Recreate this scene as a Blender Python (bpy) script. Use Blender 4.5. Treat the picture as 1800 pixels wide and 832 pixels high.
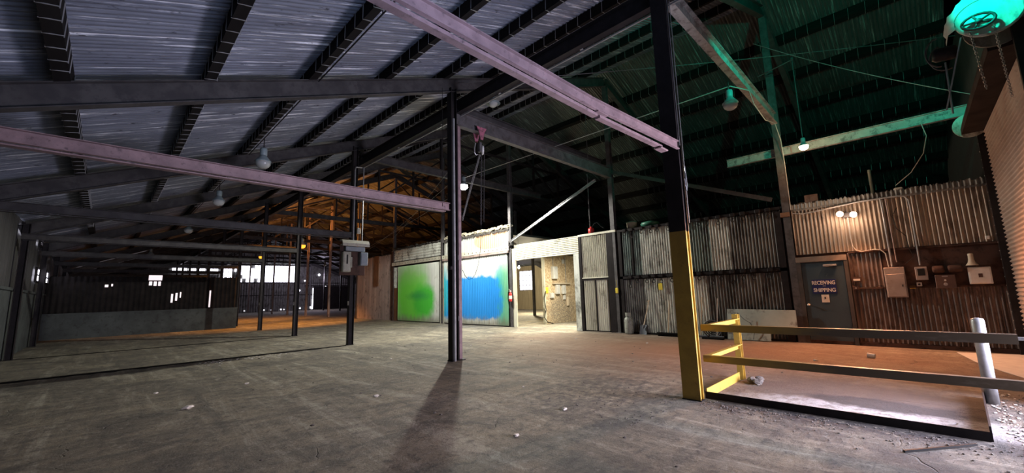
import bpy, math, random
from mathutils import Vector, Matrix
random.seed(7)
SC = bpy.context.scene
COL = SC.collection
for o in list(bpy.data.objects): bpy.data.objects.remove(o)

# ------------------------------------------------------------------ camera
F, PITCH, ROLL, YAW = 704.556, 0.142644, -0.0278095, 0.7894862
fw = Vector((math.sin(YAW)*math.cos(PITCH), math.cos(YAW)*math.cos(PITCH), math.sin(PITCH)))
rt = Vector((math.cos(YAW), -math.sin(YAW), 0)); up = rt.cross(fw)
r_ = rt*math.cos(ROLL)+up*math.sin(ROLL); u_ = -rt*math.sin(ROLL)+up*math.cos(ROLL)
cd = bpy.data.cameras.new('camera'); cam = bpy.data.objects.new('camera', cd); COL.objects.link(cam)
cd.sensor_width = 36; cd.lens = F/1800*36; cd.clip_start = .05; cd.clip_end = 300
cam.matrix_world = Matrix(((r_.x, u_.x, -fw.x, 0), (r_.y, u_.y, -fw.y, 0), (r_.z, u_.z, -fw.z, 1.5), (0, 0, 0, 1)))
SC.camera = cam
# ------------------------------------------------------------------ view, world
SC.view_settings.view_transform = 'Standard'; SC.view_settings.look = 'None'
SC.view_settings.gamma = 1; SC.view_settings.use_curve_mapping = False
SC.view_settings.exposure = 0.0
w = bpy.data.worlds.new('world'); SC.world = w; w.use_nodes = True
w.node_tree.nodes['Background'].inputs[0].default_value = (.62, .72, 1, 1)
w.node_tree.nodes['Background'].inputs[1].default_value = .12

def light(name, kind, loc, energy, color, target=None, **kw):
    d = bpy.data.lights.new(name, kind); d.energy = energy; d.color = color
    for k, v in kw.items(): setattr(d, k, v)
    o = bpy.data.objects.new(name, d); COL.objects.link(o); o.location = loc
    if target is not None:
        o.rotation_euler = (Vector(target)-Vector(loc)).to_track_quat('-Z', 'Y').to_euler()
    return o
# daylight entering by the open dock door behind and right of the camera
light('dock_door_daylight', 'AREA', (6.9, -1.44, 1.0), 430, (.84, .80, 1.0), (5.2, 4.5, 1.3), shape='RECTANGLE', size=2.6, size_y=1.6, spread=math.radians(112))
# roof glow from the second opening in the end wall behind the camera
light('side_opening_daylight', 'AREA', (1.6, -1.4, 2.0), 125, (.50, .64, 1.0), (1.0, 1.8, 6.2), shape='RECTANGLE', size=3.0, size_y=1.8, spread=math.radians(112))
# green signal light of the dock, above the roller door bracket
light('dock_signal_light', 'SPOT', (7.35, -.62, 6.05), 680, (.0, 1, .62), (12.6, 1.6, 6.9), spot_size=math.radians(112), spot_blend=.5, shadow_soft_size=.02)
light('dock_signal_light', 'SPOT', (7.35, -.70, 5.90), 260, (.0, 1, .68), (8.02, -1.38, 5.2), spot_size=math.radians(64), spot_blend=.6, shadow_soft_size=.05)
# ------------------------------------------------------------------ materials
def nt(name):
    m = bpy.data.materials.new(name); m.use_nodes = True
    t = m.node_tree; b = t.nodes['Principled BSDF']
    return m, t, b
def rgba(c): return (c[0], c[1], c[2], 1)
class G:                                  # tiny node-graph helper
    def __init__(s, t): s.t = t; s.geo = None
    def n(s, kind, **kw):
        x = s.t.nodes.new(kind)
        for k, v in kw.items(): setattr(x, k, v)
        return x
    def l(s, a, b): s.t.links.new(a, b)
    def pos(s, scale=(1, 1, 1), rot=(0, 0, 0), world=True):
        if world: src = s.n('ShaderNodeNewGeometry').outputs['Position']
        else: src = s.n('ShaderNodeTexCoord').outputs['Object']
        m = s.n('ShaderNodeMapping'); m.inputs['Scale'].default_value = scale; m.inputs['Rotation'].default_value = rot
        s.l(src, m.inputs['Vector']); return m.outputs[0]
    def noise(s, vec, scale, detail=6, rough=.6, dist=0):
        x = s.n('ShaderNodeTexNoise'); x.inputs['Scale'].default_value = scale; x.inputs['Detail'].default_value = detail
        x.inputs['Roughness'].default_value = rough; x.inputs['Distortion'].default_value = dist
        s.l(vec, x.inputs['Vector']); return x.outputs['Fac']
    def ramp(s, fac, a, b, va=0, vb=1):
        x = s.n('ShaderNodeMapRange'); x.clamp = True
        x.inputs[1].default_value = a; x.inputs[2].default_value = b; x.inputs[3].default_value = va; x.inputs[4].default_value = vb
        s.l(fac, x.inputs[0]); return x.outputs[0]
    def math(s, op, a, b):
        x = s.n('ShaderNodeMath', operation=op)
        for i, v in enumerate((a, b)):
            if isinstance(v, (int, float)): x.inputs[i].default_value = v
            else: s.l(v, x.inputs[i])
        return x.outputs[0]
    def mix(s, fac, a, b):
        x = s.n('ShaderNodeMix', data_type='RGBA')
        if isinstance(fac, (int, float)): x.inputs[0].default_value = fac
        else: s.l(fac, x.inputs[0])
        for i, v in ((6, a), (7, b)):
            if isinstance(v, tuple): x.inputs[i].default_value = rgba(v)
            else: s.l(v, x.inputs[i])
        return x.outputs[2]
    def ell(s, cy, cz, ry, rz, soft=.25, wob=.5, ax=(1, 2), nsc=1.4, p=2):
        pe = float(p)   # blotch mask in two world axes
        p = s.n('ShaderNodeNewGeometry').outputs['Position']
        sp = s.n('ShaderNodeSeparateXYZ'); s.l(p, sp.inputs[0])
        a = s.math('DIVIDE', s.math('SUBTRACT', sp.outputs[ax[0]], cy), ry)
        b = s.math('DIVIDE', s.math('SUBTRACT', sp.outputs[ax[1]], cz), rz)
        pw = lambda q: s.math('POWER', s.math('ABSOLUTE', q, 0), pe)
        d = s.math('POWER', s.math('ADD', pw(a), pw(b)), 1/pe)
        nz = s.noise(s.pos(), nsc, 4, .6)
        d = s.math('ADD', d, s.math('MULTIPLY', s.math('SUBTRACT', nz, .5), wob))
        return s.ramp(d, 1-soft, 1+soft, 1, 0)
    def bump(s, b, h, strength, dist=.01):
        x = s.n('ShaderNodeBump'); x.inputs['Strength'].default_value = strength; x.inputs['Distance'].default_value = dist
        s.l(h, x.inputs['Height']); s.l(x.outputs[0], b.inputs['Normal'])
def mat(name, c1, c2=None, rough=.7, metal=0., scale=(1, 1, 1), ns=3., lo=.35, hi=.65, bump=.0, grime=None, gs=6., glo=.5, ghi=.62, world=True):
    m, t, b = nt(name); g = G(t)
    b.inputs['Roughness'].default_value = rough; b.inputs['Metallic'].default_value = metal
    if c2 is None: c2 = tuple(x*.72 for x in c1)
    v = g.pos(scale, world=world); n1 = g.noise(v, ns)
    c = g.mix(g.ramp(n1, lo, hi), c1, c2)
    if grime:
        n2 = g.noise(g.pos(tuple((1+x)/2 for x in scale), world=world), gs, 8, .7)
        c = g.mix(g.ramp(n2, glo, ghi), c, grime)
    g.l(c, b.inputs['Base Color'])
    if bump: g.bump(b, n1 if not grime else n2, bump)
    return m
def emit(name, col, st):
    m, t, b = nt(name); b.inputs['Base Color'].default_value = rgba(col)
    b.inputs['Emission Color'].default_value = rgba(col); b.inputs['Emission Strength'].default_value = st
    return m
M = {}
M['primer'] = mat('red_oxide_primer_steel', (.26, .175, .185), (.165, .11, .118), .5, 0, ns=5, grime=(.07, .05, .055), gs=14, glo=.56, ghi=.7, bump=.3)
M['dark_steel'] = mat('dark_steel', (.030, .026, .027), (.018, .016, .017), .5, .2, ns=4, grime=(.02, .018, .018))
M['grey_steel'] = mat('grey_steel', (.105, .10, .105), (.06, .057, .06), .55, .1, ns=4, grime=(.05, .045, .045), bump=.2)
M['pale_steel'] = mat('pale_steel', (.36, .36, .35), (.25, .25, .245), .5, .0, ns=4, grime=(.12, .11, .11))
M['rafter'] = mat('rafter_steel', (.065, .062, .062), (.038, .036, .037), .6, 0, ns=3, grime=(.04, .038, .04))
M['wood_dark'] = mat('old_dark_timber', (.010, .009, .009), (.006, .005, .005), .9, ns=6, scale=(1, .2, 1))
M['wire'] = mat('galvanised_wire', (.42, .42, .42), rough=.4, metal=.6)
M['cable'] = mat('black_cable', (.02, .02, .02), rough=.5)
M['cable_white'] = mat('pale_cable', (.42, .42, .40), rough=.5)
M['conduit'] = mat('galvanised_conduit', (.42, .43, .44), (.30, .31, .32), .38, .5, ns=8)
M['yellow'] = mat('safety_yellow_paint', (.44, .285, .045), (.34, .215, .035), .55, ns=5, grime=(.16, .085, .02), gs=9, glo=.58, ghi=.75, bump=.2)
m, t, b = nt('yellow_brown_rail'); g = G(t); b.inputs['Roughness'].default_value = .45
sp = g.n('ShaderNodeSeparateXYZ'); g.l(g.n('ShaderNodeNewGeometry').outputs['Position'], sp.inputs[0]); nn = g.noise(g.pos((3, 1, 3)), 2.5, 8, .65)
along_y = g.ramp(g.math('ADD', sp.outputs[1], g.math('MULTIPLY', nn, 1.4)), 1.4, 2.9)  # yellow blends to dark brown along the rail, towards lower Y
c = g.mix(along_y, (.075, .055, .035), (.40, .25, .035)); c = g.mix(g.ramp(nn, .56, .66, 0, .7), c, (.13, .10, .075)); g.l(c, b.inputs['Base Color']); M['rail_top'] = m
M['concrete'] = mat('old_concrete', (.085, .095, .095), (.05, .055, .057), .9, ns=1.3, grime=(.04, .04, .042), gs=4, glo=.52, ghi=.7, bump=.3)
M['galv'] = mat('galvanised_sheet', (.72, .75, .69), (.50, .53, .48), .45, .0, scale=(1, 1, .15), ns=5, grime=(.14, .14, .12), gs=3.5, glo=.5, ghi=.66)
M['galv_green'] = mat('aged_green_grey_sheet', (.20, .27, .245), (.13, .17, .155), .5, .0, scale=(1, 1, .15), ns=4, grime=(.05, .06, .055), gs=3.0)
M['galv_dark'] = mat('stained_shaded_sheet', (.22, .225, .21), (.115, .115, .105), .5, .0, scale=(1, 1, .15), ns=5, grime=(.055, .05, .045), gs=3, glo=.47, ghi=.62)  # stains, plus a darker base standing in for shadow on the storage wall
M['cream_sheet'] = mat('cream_sheet', (.70, .69, .57), (.54, .53, .43), .5, .1, scale=(1, 1, .15), ns=4, grime=(.26, .24, .17), gs=3.5, glo=.55, ghi=.68)
M['left_sheet'] = mat('dull_side_sheet', (.075, .075, .075), (.045, .045, .045), .6, .1, scale=(1, 1, .15), ns=2)
M['black_sheet'] = mat('matte_black_sheet', (.020, .017, .017), (.010, .009, .009), .9)  # matte black tone of the partition's upper sheets
M['hood_paint'] = mat('sooty_hood_paint', (.05, .036, .032), (.03, .022, .02), .8, ns=3)
M['rust_sheet'] = mat('rust_streaked_sheet', (.44, .34, .30), (.26, .205, .19), .6, .0, scale=(1, 1, .10), ns=3.0, grime=(.11, .085, .08), gs=2.6, glo=.53, ghi=.68)
M['brown_sheet'] = mat('brown_office_sheet', (.19, .14, .122), (.10, .077, .068), .5, .15, scale=(1, 1, .1), ns=7, grime=(.05, .032, .028), gs=3.5, glo=.46, ghi=.62)
M['tan_sheet'] = mat('tan_office_sheet', (.40, .33, .26), (.30, .24, .19), .5, .15, scale=(1, 1, .1), ns=6, grime=(.12, .085, .065), gs=3, glo=.52, ghi=.68)
M['brown_board'] = mat('brown_board', (.085, .05, .04), (.055, .033, .028), .75, ns=2.5, grime=(.03, .02, .018), gs=5)
M['orange_board'] = mat('orange_brown_board', (.20, .10, .05), (.13, .065, .035), .7, ns=2.5)
M['curtain'] = mat('roller_curtain_paint', (.42, .33, .28), (.34, .26, .215), .5, .1, ns=1.6, grime=(.20, .14, .115), gs=2.5, glo=.55, ghi=.7)
M['door_grey'] = mat('blue_grey_door_paint', (.042, .072, .092), (.032, .052, .068), .45, ns=2.2, grime=(.15, .165, .175), gs=1.6, glo=.6, ghi=.72)
M['door_jamb'] = mat('dark_jamb_paint', (.07, .06, .055), (.045, .04, .037), .6, ns=5)
M['frame_tan'] = mat('tan_frame_paint', (.26, .21, .165), (.17, .135, .11), .6, ns=5)
M['sign_blue'] = mat('navy_sign', (.012, .02, .11), (.010, .016, .09), .4)
M['white'] = mat('off_white_paint', (.72, .69, .64), (.60, .57, .53), .5, ns=6)
M['paper'] = mat('crumpled_paper', (.70, .66, .58), (.55, .50, .43), .9, ns=9)
M['stone'] = mat('rubble_stone', (.17, .15, .13), (.05, .043, .04), .95, ns=12)
M['box_grey'] = mat('grey_enamel_box', (.30, .27, .26), (.24, .21, .20), .45, ns=5, grime=(.15, .11, .095), gs=8, glo=.57, ghi=.72)
M['box_light'] = mat('pale_enamel_box', (.55, .56, .55), (.45, .46, .45), .4, ns=6)
M['box_cream'] = mat('cream_enamel_box', (.38, .38, .32), (.30, .29, .24), .45, ns=8, grime=(.20, .16, .10), gs=9, glo=.57, ghi=.7)
M['box_blue'] = mat('steel_blue_box', (.20, .24, .28), (.15, .18, .21), .4, ns=5)
M['brown_box'] = mat('brown_enamel_box', (.10, .058, .045), (.07, .04, .033), .5, ns=5)
M['beige'] = mat('beige_plastic', (.55, .47, .36), (.48, .41, .31), .5)
M['yellow_tag'] = mat('yellow_plastic', (.75, .60, .06), (.65, .52, .05), .5)
M['red'] = mat('extinguisher_red', (.55, .03, .03), (.45, .025, .025), .35)
M['hoist_pink'] = mat('faded_red_plate', (.36, .12, .18), (.26, .09, .13), .5, ns=9, grime=(.10, .05, .06), gs=14)
M['tank'] = mat('grey_green_tank', (.36, .38, .33), (.26, .28, .25), .5, ns=4, grime=(.12, .12, .10), gs=6)
M['handle'] = mat('worn_wood_handle', (.66, .55, .40), (.55, .45, .31), .7, ns=7, scale=(1, 1, .2))
M['shovel'] = mat('scraped_shovel_steel', (.20, .22, .25), (.13, .145, .165), .45, .5, ns=5)
M['green_lid'] = mat('green_plastic', (.05, .20, .13), (.04, .15, .10), .4)
M['lamp_housing'] = mat('lamp_grey_blue_enamel', (.22, .29, .31), (.16, .21, .23), .45, ns=6, world=False)
M['plaster'] = mat('pale_leaning_sheet', (.42, .47, .42), (.33, .37, .33), .7, scale=(1, 1, 1), ns=1.6, grime=(.12, .11, .095), gs=2.2, glo=.52, ghi=.64)
M['planks'] = mat('pale_plank_wall', (.36, .30, .20), (.28, .23, .15), .8, scale=(1, 1, .12), ns=6, grime=(.12, .09, .06), gs=5, glo=.6, ghi=.72)
M['rag'] = mat('ragged_insulation', (.55, .51, .38), (.34, .31, .23), .95, ns=9, grime=(.07, .06, .05), gs=13, glo=.5, ghi=.6, bump=.6)
M['rag_dark'] = mat('sooty_lagging', (.075, .07, .065), (.04, .037, .034), .95, ns=9, bump=.5)
M['lens_white'] = emit('lit_white_globe', (1, .99, .94), 60)
M['lens_orange'] = emit('lit_sodium_globe', (1, .33, .03), 2.4)
M['lens_warm'] = emit('lit_warm_lens', (1, .62, .38), 26)
M['tube_on'] = emit('lit_tube', (1, .93, .74), 9)
M['daylight'] = emit('daylit_pane', (.88, .86, 1.0), 5)
M['daylight_dim'] = emit('daylit_fibreglass', (.60, .50, .48), .55)
M['daylight_slot'] = emit('daylit_slot', (.95, .82, .85), 1.0)
m, t, b = nt('globe_glass'); b.inputs['Base Color'].default_value = (.62, .66, .66, 1); b.inputs['Roughness'].default_value = .12
b.inputs['Transmission Weight'].default_value = .35; M['globe'] = m
for q in ('wood_dark', 'dark_steel', 'rafter', 'black_wall_', 'brown_board', 'rag_dark', 'left_sheet', 'black_sheet', 'concrete', 'cable', 'hood_paint'):
    if q in M: M[q].node_tree.nodes['Principled BSDF'].inputs['Specular IOR Level'].default_value = .12
# roof sheets: streaks run down the slope (world X)
def roof_mat(name, a, bcol, light_c, dark_c):
    m, t, b = nt(name); g = G(t); b.inputs['Roughness'].default_value = .55; b.inputs['Metallic'].default_value = .15
    v = g.pos((.22, 8, .22)); n1 = g.noise(v, 1.8, 9, .75)
    v2 = g.pos((.28, 10, .28)); n2 = g.noise(v2, 2.1, 7, .72)
    c = g.mix(g.ramp(n1, .3, .7), a, bcol)
    c = g.mix(g.ramp(n2, .55, .66), c, light_c)
    n4 = g.noise(g.pos((2.2, 9, 2)), 2.0, 6, .7); c = g.mix(g.ramp(n4, .60, .68), c, dark_c)
    n3 = g.noise(g.pos(), .55, 4, .6); c = g.mix(g.ramp(n3, .5, .75, 0, .6), c, dark_c)
    g.l(c, b.inputs['Base Color']); g.bump(b, n1, .5, .02); return m
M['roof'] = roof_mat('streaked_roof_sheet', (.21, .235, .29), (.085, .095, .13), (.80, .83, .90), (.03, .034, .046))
M['roof_r'] = roof_mat('shaded_roof_sheet', (.075, .08, .08), (.04, .044, .044), (.34, .38, .37), (.02, .022, .022))  # shade of the unlit right slope put into its colour
def paint_mat(name, blots, base=(.62, .64, .60), base2=(.50, .52, .48)):
    m, t, b = nt(name); g = G(t); b.inputs['Roughness'].default_value = .5; b.inputs['Metallic'].default_value = .08
    c = g.mix(g.ramp(g.noise(g.pos((1, 1, .12)), 3.5), .35, .65), base, base2)
    gr = g.noise(g.pos((1, 1, .3)), 3.2, 8, .7)
    c = g.mix(g.ramp(gr, .58, .7), c, (.24, .22, .17))
    for col, e in blots: c = g.mix(g.ell(*e[0:4], **e[4]), c, col)
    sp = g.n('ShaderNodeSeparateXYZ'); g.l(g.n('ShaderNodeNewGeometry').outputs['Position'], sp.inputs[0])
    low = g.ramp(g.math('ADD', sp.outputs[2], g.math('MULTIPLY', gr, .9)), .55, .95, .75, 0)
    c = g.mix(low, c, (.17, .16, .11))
    g.l(c, b.inputs['Base Color']); return m
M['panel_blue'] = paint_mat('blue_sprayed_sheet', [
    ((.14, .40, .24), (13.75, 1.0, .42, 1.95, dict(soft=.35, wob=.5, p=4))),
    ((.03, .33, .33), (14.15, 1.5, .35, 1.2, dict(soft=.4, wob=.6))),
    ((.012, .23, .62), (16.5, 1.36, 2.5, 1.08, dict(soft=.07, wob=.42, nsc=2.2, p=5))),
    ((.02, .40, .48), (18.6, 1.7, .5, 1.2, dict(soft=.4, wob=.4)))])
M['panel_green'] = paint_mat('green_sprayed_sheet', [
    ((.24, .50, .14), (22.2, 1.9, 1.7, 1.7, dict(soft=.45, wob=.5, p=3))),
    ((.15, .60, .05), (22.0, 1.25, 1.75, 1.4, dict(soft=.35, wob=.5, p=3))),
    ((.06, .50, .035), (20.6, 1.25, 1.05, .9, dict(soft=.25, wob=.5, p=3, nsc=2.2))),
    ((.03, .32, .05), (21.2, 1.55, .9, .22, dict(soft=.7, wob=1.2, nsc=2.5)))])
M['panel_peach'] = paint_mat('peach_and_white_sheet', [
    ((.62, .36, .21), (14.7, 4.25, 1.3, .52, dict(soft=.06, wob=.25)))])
# chipped board (pressed wood strands)
m, t, b = nt('strand_board'); g = G(t); b.inputs['Roughness'].default_value = .85
vo = g.n('ShaderNodeTexVoronoi'); vo.inputs['Scale'].default_value = 26; g.l(g.pos((1, 1, .45), (0, .7, 0)), vo.inputs['Vector'])
c = g.mix(vo.outputs['Color'], (.27, .18, .095), (.60, .48, .31)); 
c = g.mix(g.ramp(g.noise(g.pos(), 9, 8, .75), .5, .6), c, (.66, .56, .38))
c = g.mix(g.math('MULTIPLY', g.ell(16.5, .6, 1.1, .85, soft=.4, wob=1.0, ax=(0, 2), nsc=3), g.ramp(g.noise(g.pos(), 20, 6, .7), .42, .55)), c, (.16, .15, .13))
g.l(c, b.inputs['Base Color']); g.bump(b, vo.outputs['Distance'], .5, .01); M['osb'] = m
# floor
m, t, b = nt('dusty_concrete_floor'); g = G(t); b.inputs['Roughness'].default_value = .82
P = g.pos()
big = g.noise(P, .28, 5, .6, .6); mid = g.noise(P, 1.1, 8, .68, .8); fine = g.noise(P, 7, 9, .75); spk = g.noise(P, 38, 6, .8)
stk = g.noise(g.pos((.35, 2.2, 1), (0, 0, .55)), 1.3, 8, .7, 1.2)
stk2 = g.noise(g.pos((2.6, .3, 1), (0, 0, -.25)), .9, 9, .72, 1.0)
c = g.mix(g.ramp(big, .35, .65), (.34, .30, .215), (.205, .180, .138))
c = g.mix(g.ramp(stk, .42, .66, 0, .75), c, (.14, .135, .115))
c = g.mix(g.ramp(stk2, .52, .66, 0, .75), c, (.50, .47, .38)); c = g.mix(g.ramp(stk2, .46, .34, 0, .75), c, (.10, .095, .085))
c = g.mix(g.ramp(mid, .47, .66, 0, .85), c, (.085, .078, .068))
scr = g.noise(g.pos((.5, 5, 1), (0, 0, .9)), 2.2, 9, .78, .8); c = g.mix(g.ramp(scr, .56, .66, 0, .7), c, (.075, .07, .062))
c = g.mix(g.ramp(fine, .52, .64, 0, .85), c, (.085, .078, .072))
c = g.mix(g.ramp(fine, .44, .36, 0, .45), c, (.48, .45, .38))
c = g.mix(g.ramp(spk, .62, .70, 0, .8), c, (.55, .52, .46))
c = g.mix(g.ramp(spk, .40, .33, 0, .8), c, (.05, .045, .04))
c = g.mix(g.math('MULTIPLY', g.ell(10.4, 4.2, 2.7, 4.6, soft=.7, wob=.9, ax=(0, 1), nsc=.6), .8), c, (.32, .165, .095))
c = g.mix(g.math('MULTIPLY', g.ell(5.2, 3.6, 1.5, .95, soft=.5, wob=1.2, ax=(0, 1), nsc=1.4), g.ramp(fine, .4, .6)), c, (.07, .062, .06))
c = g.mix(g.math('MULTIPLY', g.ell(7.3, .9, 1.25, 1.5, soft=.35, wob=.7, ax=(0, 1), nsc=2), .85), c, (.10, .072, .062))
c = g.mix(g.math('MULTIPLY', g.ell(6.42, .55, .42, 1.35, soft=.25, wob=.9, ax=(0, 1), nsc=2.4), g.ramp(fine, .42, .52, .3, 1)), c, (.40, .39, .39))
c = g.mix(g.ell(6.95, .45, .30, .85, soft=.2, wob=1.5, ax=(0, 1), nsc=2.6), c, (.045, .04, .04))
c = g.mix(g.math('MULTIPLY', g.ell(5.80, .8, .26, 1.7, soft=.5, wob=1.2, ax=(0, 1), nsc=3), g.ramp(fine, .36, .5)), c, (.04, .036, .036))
cr = g.n('ShaderNodeTexVoronoi', feature='DISTANCE_TO_EDGE'); cr.inputs['Scale'].default_value = .42
wv = g.n('ShaderNodeVectorMath', operation='ADD'); g.l(P, wv.inputs[0])
nv = g.n('ShaderNodeTexNoise'); nv.inputs['Scale'].default_value = 2.2; g.l(P, nv.inputs['Vector'])
sc_ = g.n('ShaderNodeVectorMath', operation='SCALE'); g.l(nv.outputs['Color'], sc_.inputs[0]); sc_.inputs['Scale'].default_value = .45
g.l(sc_.outputs[0], wv.inputs[1]); g.l(wv.outputs[0], cr.inputs['Vector'])
crack = g.math('MULTIPLY', g.ramp(cr.outputs['Distance'], .001, .004, .45, 0), g.ramp(mid, .54, .62))
c = g.mix(crack, c, (.03, .028, .026))
g.l(c, b.inputs['Base Color'])
h = g.math('ADD', g.math('MULTIPLY', fine, .7), g.math('MULTIPLY', spk, .35)); h = g.math('SUBTRACT', h, g.math('MULTIPLY', crack, 1.2)); h = g.math('ADD', h, mid)
g.bump(b, h, 1.0, .045); M['floor'] = m

# ------------------------------------------------------------------ mesh helpers
def pfx(o): return o
class MB:
    def __init__(s): s.v = []; s.f = []
    def add(s, vs, fs):
        n = len(s.v); s.v += [Vector(x) for x in vs]; s.f += [tuple(i+n for i in f) for f in fs]; return s
    def box(s, x0, x1, y0, y1, z0, z1):
        return s.add([(x0, y0, z0), (x1, y0, z0), (x1, y1, z0), (x0, y1, z0), (x0, y0, z1), (x1, y0, z1), (x1, y1, z1), (x0, y1, z1)],
                     [(0, 3, 2, 1), (4, 5, 6, 7), (0, 1, 5, 4), (1, 2, 6, 5), (2, 3, 7, 6), (3, 0, 4, 7)])
    def cbox(s, x0, x1, y0, y1, z0, z1, c=.01):      # box with chamfered edges all round
        ax = [(x0, x1), (y0, y1), (z0, z1)]; vs = []; idx = {}
        for i in range(8):
            sg = [(i >> k) & 1 for k in range(3)]
            for k in range(3):
                p = [ax[j][sg[j]]+(0 if j == k else (c if sg[j] == 0 else -c)) for j in range(3)]
                idx[(i, k)] = len(vs); vs.append(p)
        fs = []
        for k in range(3):
            a, b = (k+1) % 3, (k+2) % 3
            for sd in (0, 1):
                q = [(sd << k) | (p << a) | (r << b) for p, r in ((0, 0), (1, 0), (1, 1), (0, 1))]
                if sd == 0: q = q[::-1]
                fs.append(tuple(idx[(i, k)] for i in q))
            for p in (0, 1):
                for r in (0, 1):
                    i0 = (p << a) | (r << b); i1 = i0 | (1 << k)
                    f = (idx[(i0, a)], idx[(i1, a)], idx[(i1, b)], idx[(i0, b)])
                    fs.append(f if p ^ r else f[::-1])
        for i in range(8):
            f = (idx[(i, 0)], idx[(i, 1)], idx[(i, 2)]); par = bin(i).count('1') % 2
            fs.append(f if par else f[::-1])
        return s.add(vs, fs)
    def prism(s, prof, p0, p1, right, upv):          # extrude a 2D outline from p0 to p1
        p0, p1, right, upv = map(Vector, (p0, p1, right, upv)); n = len(prof)
        vs = [p0+right*a+upv*b for a, b in prof]+[p1+right*a+upv*b for a, b in prof]
        return s.add(vs, [tuple(range(n))[::-1], tuple(range(n, 2*n))]+[(i, (i+1) % n, n+(i+1) % n, n+i) for i in range(n)])
    def ibeam(s, p0, p1, b, h, tf=.012, tw=.01, upv=(0, 0, 1), edge=0):
        d = (Vector(p1)-Vector(p0)).normalized(); u = Vector(upv); rr = d.cross(u).normalized(); u = rr.cross(d).normalized()
        B, H, w2 = b/2, h/2, tw/2
        pr = [(-B, -H), (B, -H), (B, -H+tf), (w2, -H+tf), (w2, H-tf), (B, H-tf), (B, H), (-B, H), (-B, H-tf), (-w2, H-tf), (-w2, -H+tf), (-B, -H+tf)]
        return s.prism(pr, p0, p1, rr, u)
    def channel(s, p0, p1, b, h, t=.01, upv=(0, 0, 1), flip=1):
        d = (Vector(p1)-Vector(p0)).normalized(); u = Vector(upv); rr = d.cross(u).normalized()*flip; u = (rr.cross(d)*flip).normalized()
        B, H = b, h/2
        pr = [(0, -H), (B, -H), (B, -H+t), (t, -H+t), (t, H-t), (B, H-t), (B, H), (0, H)]
        return s.prism(pr, p0, p1, rr, u)
    def bar(s, p0, p1, wd, h, upv=(0, 0, 1)):
        d = (Vector(p1)-Vector(p0)).normalized(); u = Vector(upv)
        if abs(d.dot(u)) > .99: u = Vector((0, 1, 0))
        rr = d.cross(u).normalized(); u = rr.cross(d).normalized(); B, H = wd/2, h/2
        return s.prism([(-B, -H), (B, -H), (B, H), (-B, H)], p0, p1, rr, u)
    def tube(s, pts, r, seg=8, r1=None):
        pts = [Vector(p) for p in pts]; n = len(pts); rings = []
        pd = None
        for i, p in enumerate(pts):
            a = pts[max(i-1, 0)]; b = pts[min(i+1, n-1)]; d = (b-a).normalized()
            if pd is None:
                x = d.cross(Vector((0, 0, 1)));
                if x.length < 1e-3: x = d.cross(Vector((0, 1, 0)))
                x.normalize()
            else:
                x = (x-d*x.dot(d)).normalized()
            pd = d; y = d.cross(x); rr = r if r1 is None else r+(r1-r)*i/(n-1)
            rings.append([p+x*math.cos(2*math.pi*k/seg)*rr+y*math.sin(2*math.pi*k/seg)*rr for k in range(seg)])
        vs = [v for q in rings for v in q]; fs = [tuple(range(seg))[::-1], tuple((n-1)*seg+k for k in range(seg))]
        for i in range(n-1):
            for k in range(seg): fs.append((i*seg+k, i*seg+(k+1) % seg, (i+1)*seg+(k+1) % seg, (i+1)*seg+k))
        return s.add(vs, fs)
    def lathe(s, prof, c, axis=(0, 0, 1), seg=20):   # prof: (radius, height)
        a = Vector(axis).normalized(); x = a.cross(Vector((0, 1, 0)))
        if x.length < 1e-3: x = a.cross(Vector((1, 0, 0)))
        x.normalize(); y = a.cross(x); c = Vector(c); n = len(prof); vs = []; fs = []
        for r, hh in prof:
            vs += [c+a*hh+(x*math.cos(2*math.pi*k/seg)+y*math.sin(2*math.pi*k/seg))*max(r, .0005) for k in range(seg)]
        for i in range(n-1):
            for k in range(seg): fs.append((i*seg+k, i*seg+(k+1) % seg, (i+1)*seg+(k+1) % seg, (i+1)*seg+k))
        fs += [tuple(range(seg))[::-1], tuple((n-1)*seg+k for k in range(seg))]
        return s.add(vs, fs)
    def corr(s, org, du, dv, L, H, nrm, amp=.016, pitch=.09, res=6, lim=None, jag=0):
        """corrugated sheet: origin, unit along the waves, unit along the ribs, lengths, normal"""
        org, du, dv, nrm = map(Vector, (org, du, dv, nrm)); n = max(2, int(L/pitch*res)); vs = []; fs = []
        for i in range(n+1):
            uu = L*i/n; off = nrm*amp*math.sin(2*math.pi*uu/pitch); a = org+du*uu+off
            j = random.uniform(-jag, jag) if jag else 0
            vs += [a, a+dv*(H+j)]
        for i in range(n): fs.append((2*i, 2*i+2, 2*i+3, 2*i+1))
        return s.add(vs, fs)
    def build(s, name, mt, parent=None, smooth=False, origin=None):
        base = Vector((0, 0, 0))
        if parent is not None:
            p = parent
            while p: base += p.location; p = p.parent
        else:
            if origin is None:
                xs = [v.x for v in s.v]; ys = [v.y for v in s.v]; zs = [v.z for v in s.v]
                origin = ((min(xs)+max(xs))/2, (min(ys)+max(ys))/2, min(zs))
            base = Vector(origin)
        me = bpy.data.meshes.new(name); me.from_pydata([tuple(v-base) for v in s.v], [], s.f); me.validate()
        if mt: me.materials.append(M[mt] if isinstance(mt, str) else mt)
        if smooth: me.shade_smooth()
        o = bpy.data.objects.new(name, me); COL.objects.link(o)
        if parent is None: o.location = base
        else: o.parent = parent
        return o
def B(*a): return MB().box(*a)
def tag(o, label, cat, group=None, kind=None):
    o['label'] = label; o['category'] = cat
    if group: o['group'] = group
    if kind: o['kind'] = kind
    return o
def thing(name, label, cat, loc, group=None):
    o = bpy.data.objects.new(name, None); COL.objects.link(o); o.location = loc; o.empty_display_size = .1
    return tag(o, label, cat, group)
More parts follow.
